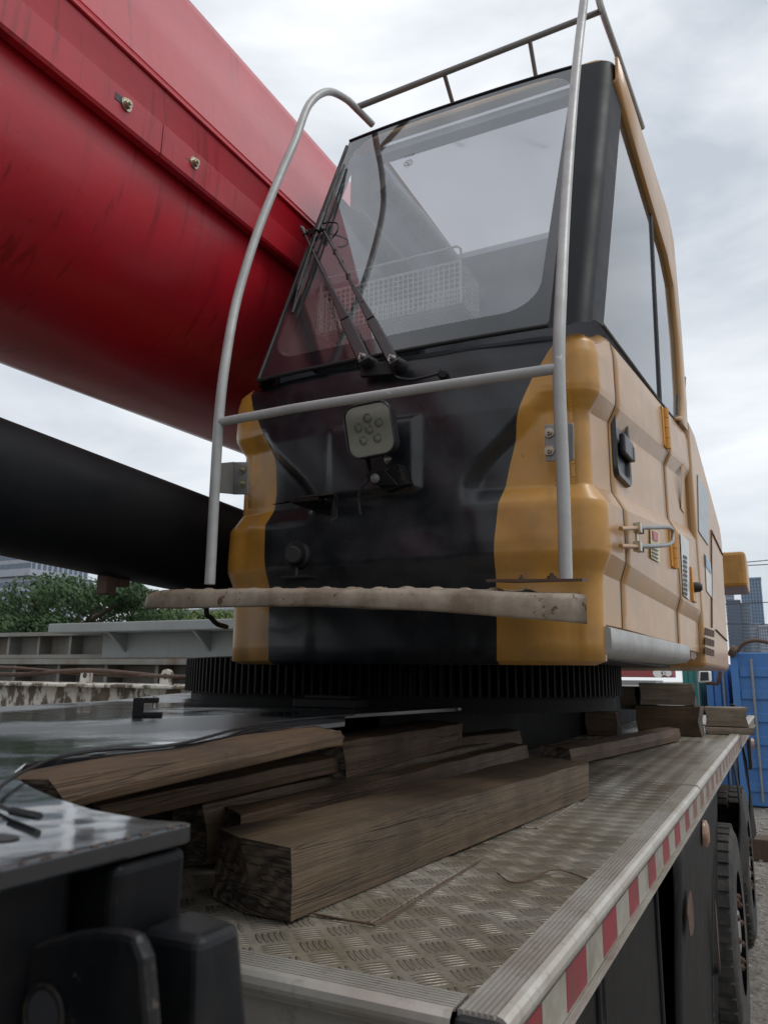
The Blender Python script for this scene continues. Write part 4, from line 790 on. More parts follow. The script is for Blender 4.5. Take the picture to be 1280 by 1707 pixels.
# block below the near corner
c0_ = near[0]; p1_ = pe; dirE = (Vector((pe.x, pe.y, 0))-Vector((c0_.x, c0_.y, 0))).normalized(); nE = Vector((-dirE.y, dirE.x, 0)); nE = nE if nE.y < 0 else -nE
def ce(s, n_, z): return Vector((c0_.x, c0_.y, z))+dirE*s+nE*n_
b = MB(); b.hexa([ce(.002, -.002, .12), ce(.060, -.002, .12), ce(.060, -.10, .12), ce(.002, -.05, .12)], [ce(.0005, -.001, .246), ce(.060, -.001, .246), ce(.060, -.10, .246), ce(.0005, -.05, .246)])
b.hexa([ce(.07, -.022, .10), ce(.5, -.022, .10), ce(.5, -.12, .10), ce(.02, -.12, .10)], [ce(.07, -.022, .247), ce(.5, -.022, .247), ce(.5, -.12, .247), ce(.02, -.12, .247)]); b.build('corner_block', 'black_steel', ca, bevel=.006, seg=3)
# bracket with the arched plate and its tapered lug
YK = .315
def yk(px, py, y=YK): return ony(px, py, y)
b = MB(); arc = [(-60, 1650), (-30, 1628), (0, 1607), (40, 1582), (80, 1566), (120, 1556), (165, 1551), (200, 1553), (225, 1560), (240, 1600), (250, 1720), (245, 1800), (-60, 1800)]
b.prism([yk(x, y) for x, y in arc], (0, .010, 0)); b.build('lug_plate', 'worn_black', ca, bevel=.004)
hc_ = yk(78, 1690); b = MB(); b.tube([hc_+Vector((0, -.0015, 0)), hc_+Vector((0, .02, 0))], [.0125, .0125], 24); b.build('lug_hole', 'ink', ca); b = MB(); b.tube([hc_+Vector((.0132*math.cos(q), -.002, .0132*math.sin(q))) for q in [i*math.pi/14 for i in range(29)]], .0016, 8); b.build('hole_rim', 'black_steel', ca)
b = MB(); tp_ = [onz(x, y, .212) for x, y in ((232, 1547), (335, 1566), (402, 1537), (320, 1512))]; zb_ = .06
bt_ = [onz(x, y, .165)+Vector((0, 0, 0)) for x, y in ((220, 1547), (350, 1566), (420, 1532), (320, 1512))]
bt_ = [Vector((p.x+dx, p.y+dy, zb_)) for p, (dx, dy) in zip(tp_, ((-.006, -.006), (.018, -.016), (.026, .002), (0, 0)))]
b.hexa(bt_, tp_); b.build('guide_block', 'worn_black', ca, bevel=.006, seg=3)
# side panels under the trim
b = MB(); b.box((-.60, .90, -1.0), (-.34, 1.62, -.10)); b.box((-.60, 1.66, -1.0), (-.345, 2.44, -.10)); b.build('toolbox', 'black_steel', ca, bevel=.02)
b = MB(); b.tube([(-.338, .93, -.14), (-.338, 1.54, -.14), (-.338, 1.58, -.18), (-.338, 1.58, -1.0)], .007, 8); b.tube([(-.342, 1.70, -.14), (-.342, 2.34, -.14), (-.342, 2.38, -.18), (-.342, 2.38, -1.0)], .007, 8); b.build('door_seal', 'rubber', ca)
b = MB()
def fen(y, z):
    q = max(0, (-.25-z)/.9); return (-.305-.02*math.sin(q*3), lerp(2.5, 4.3+(z+.24)*1.1, y), z)
b.grid(fen, ys(0, 1, 8), ys(-1.15, -.11, 12)); b.grid(lambda x, z: (lerp(-.305, -.85, x), fen(1, z)[1], z), ys(0, 1, 3), ys(-1.15, -.11, 12)); b.build('mudguard', 'black_steel', ca, solid=.006)
b = MB(); mk = onx(1172, 1389, -.300); b.tube([mk, mk+Vector((.012, 0, 0)), mk+Vector((.02, 0, 0))], [.05, .048, .030], 20); b.build('side_marker', 'amber', ca)
b = MB(); mk = onx(1252, 1240, -.22); b.tube([mk, mk+Vector((.02, 0, 0))], [.05, .04], 14); b.build('side_marker', 'amber', ca)
for (px_, py_, hw, hh) in ((1150, 1525, .10, .07), (1195, 1560, .03, .16)):
    mk = onx(px_, py_, -.298); b = MB(); b.prism([mk+Vector((0, hw*math.cos(a)*random.uniform(.7, 1), hh*math.sin(a)*random.uniform(.7, 1))) for a in [i*math.pi/7 for i in range(14)]], (.002, 0, 0)); b.build('rust_patch', 'rust', ca)
b = MB(); b.grid(lambda y, z: (-.285+.02*math.sin(z*7+y*3), y+.1*(z+.2), z), ys(5.6, 6.5, 6), ys(-.95, -.12, 8)); b.build('torn_mudguard', 'black_steel', ca, solid=.006); b = MB(); b.grid(lambda y, z: (-.285+.025*math.sin(z*5+y*4), y-.1*(z+.2), z), ys(7.2, 7.9, 5), ys(-.95, -.12, 8)); b.build('torn_mudguard', 'black_steel', ca, solid=.006)
b = MB(); b.obox((-.27, 8.2, -.30), (.015, 0, 0), (0, .12, 0), (0, 0, .13)); b.build('mudguard_flap', 'rubber', ca)
def wheel(y, x1=-.345, wdt=.32, rad=.53):
    zc = -DZ+rad; t_ = MB(); prof = [(0, .30), (-.01, .42), (.0, .49), (-.02, .525), (-.05, .53)]; prof = prof + [(-wdt+(-p[0]), p[1]) for p in reversed(prof)]
    t_.grid(lambda k_, a: (x1+prof[k_][0], y+prof[k_][1]*math.cos(a), zc+prof[k_][1]*math.sin(a)), range(len(prof)), [2*math.pi*i/48 for i in range(49)])
    for k_ in range(44):
        a = 2*math.pi*k_/44
        for sx in (-.06, -.16, -.26):
            c_ = Vector((x1+sx, y+.534*math.cos(a+sx), zc+.534*math.sin(a+sx))); t_.obox(c_, (.042, 0, 0), (0, -math.sin(a)*.026, math.cos(a)*.026), (0, math.cos(a)*.008, math.sin(a)*.008))
    ty = t_.build('wheel', 'tyre', ca); r_ = MB(); r_.tube([(x1-.03, y, zc), (x1-.03-.02, y, zc)], [.30, .26], 32); r_.tube([(x1-.05, y, zc), (x1-.01, y, zc)], [.12, .10], 20)
    r_.build('rim', 'bracket', ty)
    for k_ in range(10): a = 2*math.pi*k_/10; bb = MB(); bb.bolt((x1-.03, y+.17*math.cos(a), zc+.17*math.sin(a)), (1, 0, 0), .016, 0, .03); bb.build('wheel_nut', 'rust', ty)
M['tyre'] = paint('tyre_rubber', (.025, .024, .023), (.10, .09, .078), .8, .75, 9, 0, bs=.5)
for yy in (4.95, 6.75): wheel(yy, -.275); wheel(yy, -2.42)
wheel(-1.4); wheel(-1.4, -2.42)
# driver's cab in front, behind the viewpoint
b = MB(); b.hexa([(-2.75, -2.7, -.95), (-.40, -2.7, -.95), (-.40, -.62, -.95), (-2.75, -.62, -.95)], [(-2.70, -2.4, 1.12), (-.45, -2.4, 1.12), (-.45, -.66, 1.12), (-2.70, -.66, 1.12)]); b.build('driver_cab', 'black', ca, bevel=.06, seg=3)
# ================================================================ BOOM
def dvec(vx, vy): return ray(vx, vy).normalized()
BD = dvec(1270, 1080); BH = -Vector((BD.y, -BD.x, 0)).normalized(); BU = BH.cross(BD); BU = BU if BU.z > 0 else -BU
def bp(a, b_, s): return O0 + BH*a + BU*b_ + BD*s
boom = thing('crane_boom', 'huge glossy red telescopic crane boom with rounded underside, left of the cab', 'crane boom', (-2.05, 3, 1.0))
ec, er, ey = 2.05, .50, .50; bc = .429*ec+math.sqrt((.429*er)**2+ey**2)
sec = [(1.665, 2.262), (1.635, 2.255), (1.615, 2.235), (1.606, 2.20), (1.522, 1.712), (1.516, 1.708), (1.516, 1.702), (1.519, 1.698), (1.505, 1.567)]
low = [(1.540, 1.498), (1.548, 1.47)] + [(ec-er*math.cos(t_), bc-ey*math.sin(t_)) for t_ in [math.pi*i/40 for i in range(0, 41)]] + [(2.552, 1.50), (2.555, 1.7), (2.50, 2.2), (2.46, 2.255), (2.43, 2.262)]
SL = [-3.2, -1, 0, 1.2, 2.4, 4, 6, 9.5]
secfull = sec+low
b = MB(); b.grid(lambda k_, s: bp(*secfull[int(k_) % len(secfull)], s), range(len(secfull)+1), SL); b.add([bp(*p, SL[0]) for p in secfull], [tuple(range(len(secfull)))]); b.add([bp(*p, SL[-1]) for p in secfull], [tuple(reversed(range(len(secfull))))])
b.build('boom_section', 'red', boom)
# the lapped plate along the side with its lower lip; two lengths with a seam
def on_a(px, py, a):      # on the plane BH = a
    d = ray(px, py); return O0+d*(a/d.dot(BH))
sj = (on_a(270, 228, 1.5)-O0).dot(BD)
for (s0_, s1_, da) in ((-3.1, sj-.001, 0), (sj+.001, 9.4, .0015)):
    b = MB(); pp = [(1.519-da, 1.578), (1.503-da, 1.570), (1.496-da, 1.562), (1.501-da, 1.468), (1.507-da, 1.459), (1.535-da, 1.462), (1.548, 1.49)]
    b.grid(lambda k_, s: bp(*pp[k_], s), range(len(pp)), [s0_, lerp(s0_, s1_, .3), s1_], sm=False); b.add([bp(*p, s1_) for p in pp], [tuple(range(len(pp)))]); b.add([bp(*p, s0_) for p in pp], [tuple(reversed(range(len(pp))))]); b.build('lap_plate', 'red', boom)
for (px_, py_) in ((210, 175), (323, 272)):
    p = on_a(px_, py_, 1.499); p2_ = p-BD*.02+BU*.0; s_ = (p-O0).dot(BD)
    b = MB(); b.tube([p+BH*.002, p-BH*.003], .019, 14); b.obox(p-BD*.022+BU*.002, BD*.020, BU*.011, BH*.0022, 1); hb = b.build('slotted_washer', ['zinc', 'ink'], boom)
    b = MB(); b.bolt(p-BH*.003, -BH, .013, 0, .012); b.build('bolt', 'zinc', hb)
# weld bead
b = MB(); b.tube([bp(1.513, 1.705, s) for s in SL], .006, 8); b.tube([bp(1.528, 1.745, s) for s in SL], .0025, 6); b.build('weld_bead', 'red', boom)
# ================================================================ LIFT CYLINDER
CD = dvec(1269, 1180); CH = -Vector((CD.y, -CD.x, 0)).normalized(); CU = CH.cross(CD); CU = CU if CU.z > 0 else -CU
a1, a2 = math.atan(.399), math.atan(.193); am, ah = (a1+a2)/2, (a1-a2)/2; dist = 1.86; cr_ = dist*math.sin(ah); ca_, cb_ = dist*math.cos(am), dist*math.sin(am)
def cp(s, da=0, db=0): return O0+CH*(ca_+da)+CU*(cb_+db)+CD*s
lc = thing('lift_cylinder', 'thick black hydraulic lift cylinder running below the red boom', 'hydraulic cylinder', cp(3)-Vector((0, 0, .2)))
b = MB(); b.tube([cp(s) for s in (-2.4, -1, 0, 1, 2, 3.5)], cr_, 64); b.tube([cp(2.62), cp(2.66)], cr_*1.04, 64); b.build('cylinder_barrel', 'cyl', lc)
b = MB(); b.obox(cp(3.72), CH*.13, CU*.15, CD*.22); b.build('mounting_eye', 'cyl', lc, bevel=.03)
for (px_, py_, w_, h_) in ((178, 975, .022, .030), (201, 971, .022, .014)):
    d = ray(px_, py_); p = O0+d*(1.80/abs(d.dot(CH))); b = MB(); b.box((p.x-w_, p.y-.02, p.z-h_), (p.x+w_, p.y+.02, p.z+.06)); b.build('pipe_clamp', 'rust', lc, bevel=.003)
# ================================================================ TIMBERS ON THE DECK
def timber(label, pn, pf, wd, ht, ztop, mat, group='loose timbers piled on the deck', chop=0., jit=.004, name='timber_beam', tilt=0, kerf=None, left=True, ends=None, notch=False):
    a, c2 = (onz(*pn, ztop), onz(*pf, ztop)) if ends is None else (Vector(ends[0]), Vector(ends[1]))
    d = (c2-a); ln = d.length; d.normalize(); lat = Vector((-d.y, d.x, 0)); rnd = random.Random(label)
    n_ = max(6, int(ln/.06)); b = MB(); cs_ = [(0, 0), (-.0, -.5), (0, -1), (.5, -1), (1, -1), (1, -.5), (1, 0), (.5, 0)]
    ph = [rnd.random()*6 for _ in range(8)]
    def f(i, k_):
        w_, h_ = cs_[k_ % 8]; s_ = ln*i/n_; sk = chop*w_ if i == 0 else 0
        wob = .55*jit*math.sin(s_*3.1+ph[k_ % 8])+jit*.25*math.sin(s_*17+ph[(k_+3) % 8]); corner = .004 if (k_ % 2 == 0) else 0
        yy = w_*wd + (corner if w_ == 0 else (-corner if w_ == 1 else 0)) + wob*.6; zz_ = h_*ht + (-corner if h_ == 0 else (corner if h_ == -1 else 0)) + (wob if h_ > -1 else 0)
        if i == 0: s_ += sk + .012*math.sin(ph[k_ % 8]*3)+.012*abs(h_)
        if notch and i == 0 and k_ % 8 in (5, 6): s_ += (.014, .035)[k_ % 8-5]; zz_ -= (0, .020)[k_ % 8-5]
        if i == n_: s_ += .010*math.sin(ph[(k_+2) % 8]*2)
        return Vector((s_, yy, zz_+ht))
    b.grid(f, range(n_+1), range(9), sm=False, flip=True)
    ring0 = [f(0, k_) for k_ in range(8)]; ring1 = [f(n_, k_) for k_ in range(8)]
    for rg, rev in ((ring0, 0), (ring1, 1)):
        c0__ = sum(rg, Vector())/8; b.add(rg+[c0__], [((i_+1) % 8, i_, 8) if rev else (i_, (i_+1) % 8, 8) for i_ in range(8)], 1)
    me_o = b.build(name, [mat, 'wood_end'], None, bevel=.0025, origin=(0, 0, 0), weld=True)
    m_ = Matrix((d, lat, Vector((0, 0, 1)))).transposed().to_4x4(); m_.translation = a-Vector((0, 0, ht))+Vector((0, 0, DZ)); me_o.matrix_world = m_
    return tag(me_o, label, 'timber', group)
SPK = random.Random(11)
timber('thick brown square timber lying nearest the camera on the tread plate, end grain facing out', (480, 1412), (980, 1268), .190, .108, .110, 'wood_a', chop=.03, notch=True)
timber('timber with a dark rotten split end just left of the thickest timber', (408, 1352), (880, 1240), .07, .098, .104, 'wood_b', chop=.02, jit=.006)
timber('brown timber with a clean sawn end, just left of the rotten one', (345, 1336), (868, 1226), .090, .118, .120, 'wood_a', chop=.0)
timber('dark flat topped timber between the clean sawn one and the stacked pair on the left', (270, 1327), (842, 1219), .13, .115, .117, 'wood_b', chop=.03)
timber('low timber squeezed under the upper left red-brown timber', (165, 1336), (765, 1222), .12, .042, .165, 'wood_b', chop=.05)
timber('reddish brown sawn timber highest on the left of the pile, reaching into the plate notch', (98, 1298), (572, 1214), .10, .033, .259, 'wood_b', chop=-.03)
timber('short dark timber lying across the back of the pile under the cab', (575, 1236), (770, 1203), .16, .09, .20, 'wood_b')
timber('squared dark timber end poking out between the two shortest pieces at the back', (700, 1236), (868, 1216), .12, .09, .15, 'wood_b')
timber('long thin timber running back along the deck edge behind the pile', (950, 1247), (1132, 1214), .13, .075, .078, 'wood_b')
def wblock(label, px_, py_, z, wd, ln, ht, rot, mat):
    p = onz(px_, py_, z); d = Vector((math.cos(R(rot)), math.sin(R(rot)), 0)); return timber(label, 0, 0, wd, ht, z+ht, mat, 'timber blocks stacked at the far end of the deck', ends=(Vector((p.x, p.y, z+ht)), Vector((p.x, p.y, z+ht))+d*ln), name='timber_block', jit=.002)
wblock('grey block behind the long thin timber, sawn end facing the deck edge', 1128, 1222, 0, .30, .12, .13, 0, 'wood_c')
wblock('pair of short stacked blocks nearest the deck edge, lower one', 1176, 1224, 0, .35, .30, .05, 5, 'wood_c')
yB = onz(1176, 1224, 0)
def blk(label, x0, y0, z0, lx_, ly_, h, mat, rot=0):
    d = Vector((math.cos(R(rot)), math.sin(R(rot)), 0)); return timber(label, 0, 0, ly_, h, z0+h, mat, 'timber blocks stacked at the far end of the deck', ends=(Vector((x0, y0, z0+h)), Vector((x0, y0, z0+h))+d*lx_), name='timber_block', jit=.002)
blk('sloping dark topped block stacked right beside the deck edge', yB.x+.0, yB.y+.03, .05, .26, .25, .13, 'wood_c', 4)
pT = onz(1105, 1195, .14)
blk('thick grey block on top of the block stack, highest of them', -.83, 5.55, .19, .34, .30, .145, 'wood_c', 3)
blk('dark block underneath the highest block of the stack', -.86, 5.5, .0, .40, .36, .188, 'wood_b', 0)
blk('small dark offcut left of the block stack beneath the housing', -1.12, 5.2, .0, .2, .3, .15, 'wood_b', 8)
blk('rounded offcut leaning between the stack and the slewing gear', -1.0, 5.7, .151, .13, .2, .16, 'wood_c', -5)
# standing pin at the end of the deck
b = MB(); pn_ = onz(1228, 1202, .0); b.hexa([pn_+Vector((x, y, 0)) for x, y in ((-.03, -.05), (.03, -.05), (.03, .05), (-.03, .05))], [pn_+Vector((x-.03, y, .15)) for x, y in ((-.02, -.04), (.02, -.04), (.02, .04), (-.02, .04))]); tag(b.build('stake_pin', 'black_steel', bevel=.01), 'short dark pin standing at the far right corner of the deck', 'pin')
# ---- cable and clamp on the top plate
pts_ = [onz(x, y, .266) for x, y in ((-40, 1352), (-5, 1318), (20, 1298), (60, 1277), (100, 1262))] + [Vector((onz(x, y, .262+dz).x, onz(x, y, .262+dz).y, .262+dz)) for x, y, dz in ((180, 1249, .003), (300, 1240, .003), (440, 1206, .003))]
b = MB(); b.tube(crom(pts_+[Vector((-.92, 1.7, .262))], 6), [.0014]*24+[.0022]*25, 8); b.tube(crom([pts_[1], onz(-14, 1330, .263), onz(-5, 1340, .263), onz(20, 1352, .263), onz(60, 1361, .264)], 5), .0014, 8); b.tube([onz(20, 1352, .264), onz(66, 1361, .265)], .0026, 8); tag(b.build('loose_cable', 'rubber'), 'thin black cable looping over the wet black plate with a taped end', 'cable')
cl = onz(220, 1196, .26); cl2 = onz(270, 1196, .26); dc = (cl2-cl); dcn = dc.normalized(); W_ = dc.length; nn = Vector((-dcn.y, dcn.x, 0))
def cq(a, z0, z1, a1_): return [cl+dcn*a*W_+Vector((0, 0, z0)), cl+dcn*a1_*W_+Vector((0, 0, z0)), cl+dcn*a1_*W_+Vector((0, 0, z1)), cl+dcn*a*W_+Vector((0, 0, z1))]
clth = thing('steel_clamp', 'small black C shaped steel clamp standing on the wet plate', 'clamp', cl.lerp(cl2, .5))
h_ = W_*.66
b = MB(); b.prism(cq(0, 0, h_, .34), nn*.03); b.prism(cq(.342, 0, h_*.26, 1.0), nn*.03); b.prism(cq(.342, h_*.74, h_, .85), nn*.03); b.build('clamp_body', 'black_steel', clth, bevel=.002)
b = MB(); c_ = cl+dcn*.7*W_+nn*.015; b.tube([c_+Vector((0, 0, h_*1.08)), c_+Vector((0, 0, h_*.45))], .004, 8); b.build('clamp_screw', 'steel', clth)
b = MB(); q = ony(345, 1018, 1.70); b.tube(crom([q+Vector((0, 0, .03)), q+Vector((-.0, 0, -.01)), ony(352, 1030, 1.72), ony(362, 1040, 1.75), ony(378, 1045, 1.85)], 5), .007, 8); b.build('wiring_hose', 'rubber', cab)
# ================================================================ BACKGROUND LEFT: STEEL YARD
def at_d(px, py, y): return ony(px, py, y)
def girder(name, label, x0, x1, y, ztop, h, d, mat, ribs, lipz=.0, xr=None, ribm='girder'):
    t_ = thing(name, label, 'girder', ((x0+x1)/2, y, ztop-h-.0), 'steel girders stacked in the yard')
    b = MB(); b.box((x0, y, ztop-h), (x1, y+d, ztop)); b.build('web', mat, t_, bevel=.01)
    b = MB(); b.box((x0-.02, y-.28, ztop), (x1+.02, y+d+.1, ztop+.05)); b.box((x0-.02, y-.28, ztop-h-.05), (x1+.02, y+d+.1, ztop-h-.002)); b.build('flange', mat, t_)
    for k_ in range(ribs): x = lerp(x0, x1, (k_+.5)/ribs); b = MB(); b.box((x-.02, y-.20, ztop-h+.003), (x+.02, y-.003, ztop-.003)); b.build('rib', ribm, t_)
    return t_
# placed at their real distances
yG = 11.
def xz(px, py, y): p = ony(px, py, y); return p.x, p.z
xa_, za_ = xz(-120, 1060, 9.5); xb_, zb2 = xz(190, 1060, 9.5)
girder('box_girder', 'long weathered box girder with rust stained ribs behind the carrier', -15, -5.6, 7.6, ony(80, 1062, 7.6).z, ony(80, 1062, 7.6).z-ony(80, 1092, 7.6).z, .6, 'girder', 16)
girder('lower_girder', 'dark rusty girder lying below the ribbed one', -15, -4.0, 5.6, ony(80, 1108, 5.6).z, ony(80, 1108, 5.6).z-ony(80, 1140, 5.6).z, .5, 'girder', 18)
# pale steel gantry with gussets
yg = 7.0; xg0, zt_ = xz(120, 1043, yg); xg1 = -2.4; zl_ = ony(200, 1056, yg).z; zw_ = ony(200, 1096, yg).z
gt = thing('steel_gantry', 'pale grey steel beam with triangular gussets in front of the trees', 'girder', ((xg0+xg1)/2, yg, zw_), 'steel girders stacked in the yard')
b = MB(); b.box((xg0, yg-.35, zl_), (xg1, yg+.6, zt_)); b.build('top_plate_slab', 'girder_light', gt, bevel=.01)
b = MB(); b.box((xg0+.55, yg+.0, zw_), (xg1, yg+.3, zl_-.002)); b.build('web', 'girder_light', gt)
for k_ in range(4):
    x = xg0+.9+k_*1.25; b = MB(); b.prism([(x, yg-.30, zl_-.003), (x, yg-.003, zl_-.003), (x, yg-.003, zl_-.22)], (.04, 0, 0)); b.build('gusset', 'girder_light', gt)
b = MB(); zq = ony(250, 1107, 6.6).z
rk = thing('roller_rack', 'row of small dark rollers on a pale rail under the gantry', 'rack', (-5, 6.6, zq-.05))
b.box((-9.0, 6.62, zq-.10), (-2.4, 6.9, zq+.03)); b.build('rail', 'white_wire', rk)
for k_ in range(26): x = -8.6+k_*.23; b = MB(); b.box((x, 6.50, zq-.03), (x+.10, 6.61, zq+.06)); b.build('roller', 'rust', rk)
b = MB(); b.box((-9, 6.6, -DZ), (-8.8, 6.8, zq-.102)); b.box((-2.7, 6.6, -DZ), (-2.5, 6.8, zq-.102)); b.build('stand', 'rust', rk)
# white peeling beam with lifting eyes
yw_ = 4.6; zt_ = ony(150, 1139, yw_).z
wb = thing('peeling_white_beam', 'white painted steel beam with peeling rust spots beyond the black plate', 'beam', (-6, yw_, zt_-.35))
b = MB(); b.box((-9.0, yw_, zt_-.32), (-2.85, yw_+.45, zt_)); b.box((-9.0, yw_-.12, zt_-.03), (-2.85, yw_-.002, zt_-.0035)); b.build('beam_body', 'peel', wb, bevel=.008)
b = MB(); b.box((-8.8, yw_+.02, -DZ), (-8.6, yw_+.4, zt_-.322)); b.box((-3.3, yw_+.02, -DZ), (-3.1, yw_+.4, zt_-.322)); b.build('support', 'rust', wb)
for (px_, py_) in ((140, 1150), (275, 1142)):
    c_ = ony(px_, py_, yw_+.1); b = MB(); b.prism([(c_.x-.055, c_.y, zt_-.002), (c_.x+.055, c_.y, zt_-.002), (c_.x+.05, c_.y, zt_+.07), (c_.x+.03, c_.y, zt_+.105), (c_.x-.0, c_.y, zt_+.115), (c_.x-.03, c_.y, zt_+.105), (c_.x-.05, c_.y, zt_+.07)], (0, .04, 0)); e_ = b.build('lifting_eye', 'peel', wb); b = MB(); b.tube([(c_.x, c_.y-.003, zt_+.06), (c_.x, c_.y+.043, zt_+.06)], .022, 14); b.build('eye_hole', 'ink', e_)
b = MB(); b.tube(crom([(-9, yw_-.05, zt_+.10), (-7, yw_, zt_+.14), (-6, yw_+.1, zt_+.06), (-5, yw_+.1, zt_+.10), (-4, yw_+.15, zt_+.05), (-2.9, yw_+.2, zt_+.08)], 8), .018, 8); b.tube(crom([(-9, yw_, zt_+.12), (-7, yw_+.05, zt_+.09), (-6, yw_+.05, zt_+.12), (-5, yw_+.15, zt_+.07), (-4, yw_+.1, zt_+.06), (-2.9, yw_+.25, zt_+.06)], 8), .014, 8); tag(b.build('rusty_hose', 'rust'), 'pair of brown twisted hoses lying along the peeling white beam', 'hose')
# utility pole and wires
yp = 30.; pb_ = ony(222, 1042, yp); 
pl = thing('utility_pole', 'grey concrete utility pole in front of the trees', 'utility pole', (pb_.x, yp, -DZ))
b = MB(); b.tube([(pb_.x, yp, -DZ), (pb_.x+.05, yp, ony(229, 975, yp).z+.3)], [.22, .16], 14); b.build('post', 'concrete', pl); b = MB(); b.box((pb_.x-.38, yp-.2, ony(222, 1034, yp).z), (pb_.x-.18, yp+.1, ony(222, 1025, yp).z)); b.build('meter_box', 'sticker_y', pl)
# ---- trees
def tree(name, label, cx_, cy_, hgt, rad, n, mat, seed, group='trees behind the yard', base=-DZ, low=.12, ls=.16):
    rnd = random.Random(seed); t_ = thing(name, label, 'tree', (cx_, cy_, base), group)
    b = MB(); b.tube([(cx_, cy_, base), (cx_+.1, cy_, base+hgt*.35), (cx_-.1, cy_, base+hgt*.7)], [rad*.07, rad*.05, rad*.02], 10)
    for k_ in range(9):
        a = k_*2.4; h0 = hgt*(.22+.05*k_); b.tube([(cx_, cy_, base+h0), (cx_+rad*.45*math.cos(a), cy_+rad*.45*math.sin(a), base+h0+hgt*.18), (cx_+rad*.8*math.cos(a), cy_+rad*.8*math.sin(a), base+h0+hgt*.26)], [rad*.03, rad*.018, rad*.006], 6)
    b.build('trunk', 'bark', t_)
    cl_ = []
    for _ in range(46):
        a = rnd.random()*6.283; h0 = rnd.random(); rr_ = rad*math.sqrt(max(.05, 1-(abs(h0-.40)/.62)**2.2))*rnd.uniform(.45, 1.0); cl_.append((cx_+rr_*math.cos(a), cy_+rr_*math.sin(a), base+hgt*(low+(1-low)*h0*.96), rad*rnd.uniform(.16, .30)))
    vs = []; fs = []
    for _ in range(n):
        c_ = rnd.choice(cl_); 
        while True:
            d = Vector((rnd.uniform(-1, 1), rnd.uniform(-1, 1), rnd.uniform(-1, 1)))
            if .1 < d.length < 1: break
        d = d.normalized()*(d.length**.45); p = Vector(c_[:3])+Vector((d.x, d.y, d.z*.62))*c_[3]
        nrm = (d+Vector((rnd.uniform(-.8, .8), rnd.uniform(-.8, .8), rnd.uniform(-.1, 1)))).normalized(); tx = nrm.cross(Vector((rnd.random(), rnd.random(), rnd.random()+.1))).normalized(); ty = nrm.cross(tx); s_ = ls*rnd.uniform(.6, 1.3)
        k_ = len(vs); vs += [p-tx*s_, p-ty*s_*.45, p+tx*s_, p+ty*s_*.45]; fs.append((k_, k_+1, k_+2, k_+3))
    b = MB(); b.add(vs, fs); b.build('crown', mat, t_)
def tree_px(px_, pyt, y, rad, n, mat, seed, label, ls=.115, **kw): p = ony(px_, pyt, y); tree('broadleaf_tree', label, p.x, y, p.z+DZ, rad, n, mat, seed, ls=ls, **kw)
tree_px(140, 956, 26, 4.6, 26000, 'leaf', 1, 'largest dark green tree, centre of the row behind the girders')
tree_px(20, 1008, 24, 3.6, 9000, 'leaf', 2, 'lower dark tree at the left edge in front of the office block')
tree_px(205, 985, 30, 3.2, 9000, 'leaf', 3, 'dark tree just beside the utility pole')
tree_px(285, 1015, 34, 3.6, 8000, 'leaf2', 4, 'low light green tree under the step platform')
tree_px(350, 1018, 36, 3.4, 8000, 'leaf2', 5, 'yellow green tree seen beside the orange cab base')
tree_px(-70, 1000, 26, 4, 5000, 'leaf', 6, 'dark tree outside the left edge of the row')
# ---- buildings
M['facade_grey'] = plain('facade_grey', (.26, .30, .36), .5, 0, .1, .5); M['facade_win'] = plain('facade_window', (.10, .14, .19), .25, 0, .2, .5); M['facade_pale'] = plain('facade_pale', (.34, .37, .42), .6, 0, .1, .5); M['tower_blue'] = plain('tower_blue', (.17, .25, .36), .35, 0, .15, .2); M['tower_dark'] = plain('tower_dark', (.11, .14, .19), .5)
def building(name, label, x0, x1, y, ztop, d, wall, nx, nz, group, horiz=False, zbot=-DZ, rot=0, wn=.55):
    t_ = thing(name, label, 'building', ((x0+x1)/2, y+d/2, zbot), group)
    b = MB(); b.box((x0, y, zbot), (x1, y+d, ztop)); b.build('wall', wall, t_)
    dx = (x1-x0)/nx; dz_ = (ztop-max(zbot, 0))/nz; cnt = 0
    rows_ = range(nz) if nx*nz <= 100 else None
    b = MB()
    for j in range(nz):
        z0 = ztop-(j+1)*dz_
        for i_ in range(nx):
            if horiz: b.box((x0+i_*dx+.05*dx, y-.08, z0+dz_*.25), (x0+(i_+1)*dx-.02*dx, y-.02, z0+dz_*.80))
            else: b.box((x0+i_*dx+dx*(1-wn)/2, y-.08, z0+dz_*.18), (x0+(i_+1)*dx-dx*(1-wn)/2, y-.02, z0+dz_*.86))
    o_ = b.build('window', 'facade_win', t_); o_['kind'] = 'stuff'
    b = MB(); nxx = max(4, int(d/dx))
    for j in range(nz):
        z0 = ztop-(j+1)*dz_
        for i_ in range(nxx): yy = y+d*i_/nxx; b.box((x1+.02, yy+d/nxx*.2, z0+dz_*.18), (x1+.08, yy+d/nxx*.75, z0+dz_*.86))
    o_ = b.build('side_window', 'facade_win', t_); o_['kind'] = 'stuff'
    b = MB(); b.box((x0-.3, y-.3, ztop), (x1+.3, y+d+.3, ztop+.8)); b.build('parapet', wall, t_)
    return t_
yb = 160.; p0, p1 = ony(-160, 985, yb), ony(48, 985, yb); p2_ = ony(115, 985, yb)
bt = building('office_block', 'pale blue grey office block with a window grid at the left edge', p0.x, p1.x, yb, ony(0, 880, yb).z, 22, 'facade_pale', 30, 16, 'far buildings', horiz=True, wn=.7)
b = MB(); zr_ = ony(20, 958, yb).z; b.box((p0.x-1, yb-1.2, zr_-.7), (p1.x+1.2, yb-.1, zr_+.7)); b.box((p1.x+.1, yb-.1, zr_-.7), (p1.x+1.2, yb+23, zr_+.7)); b.build('ledge', 'facade_pale', bt)
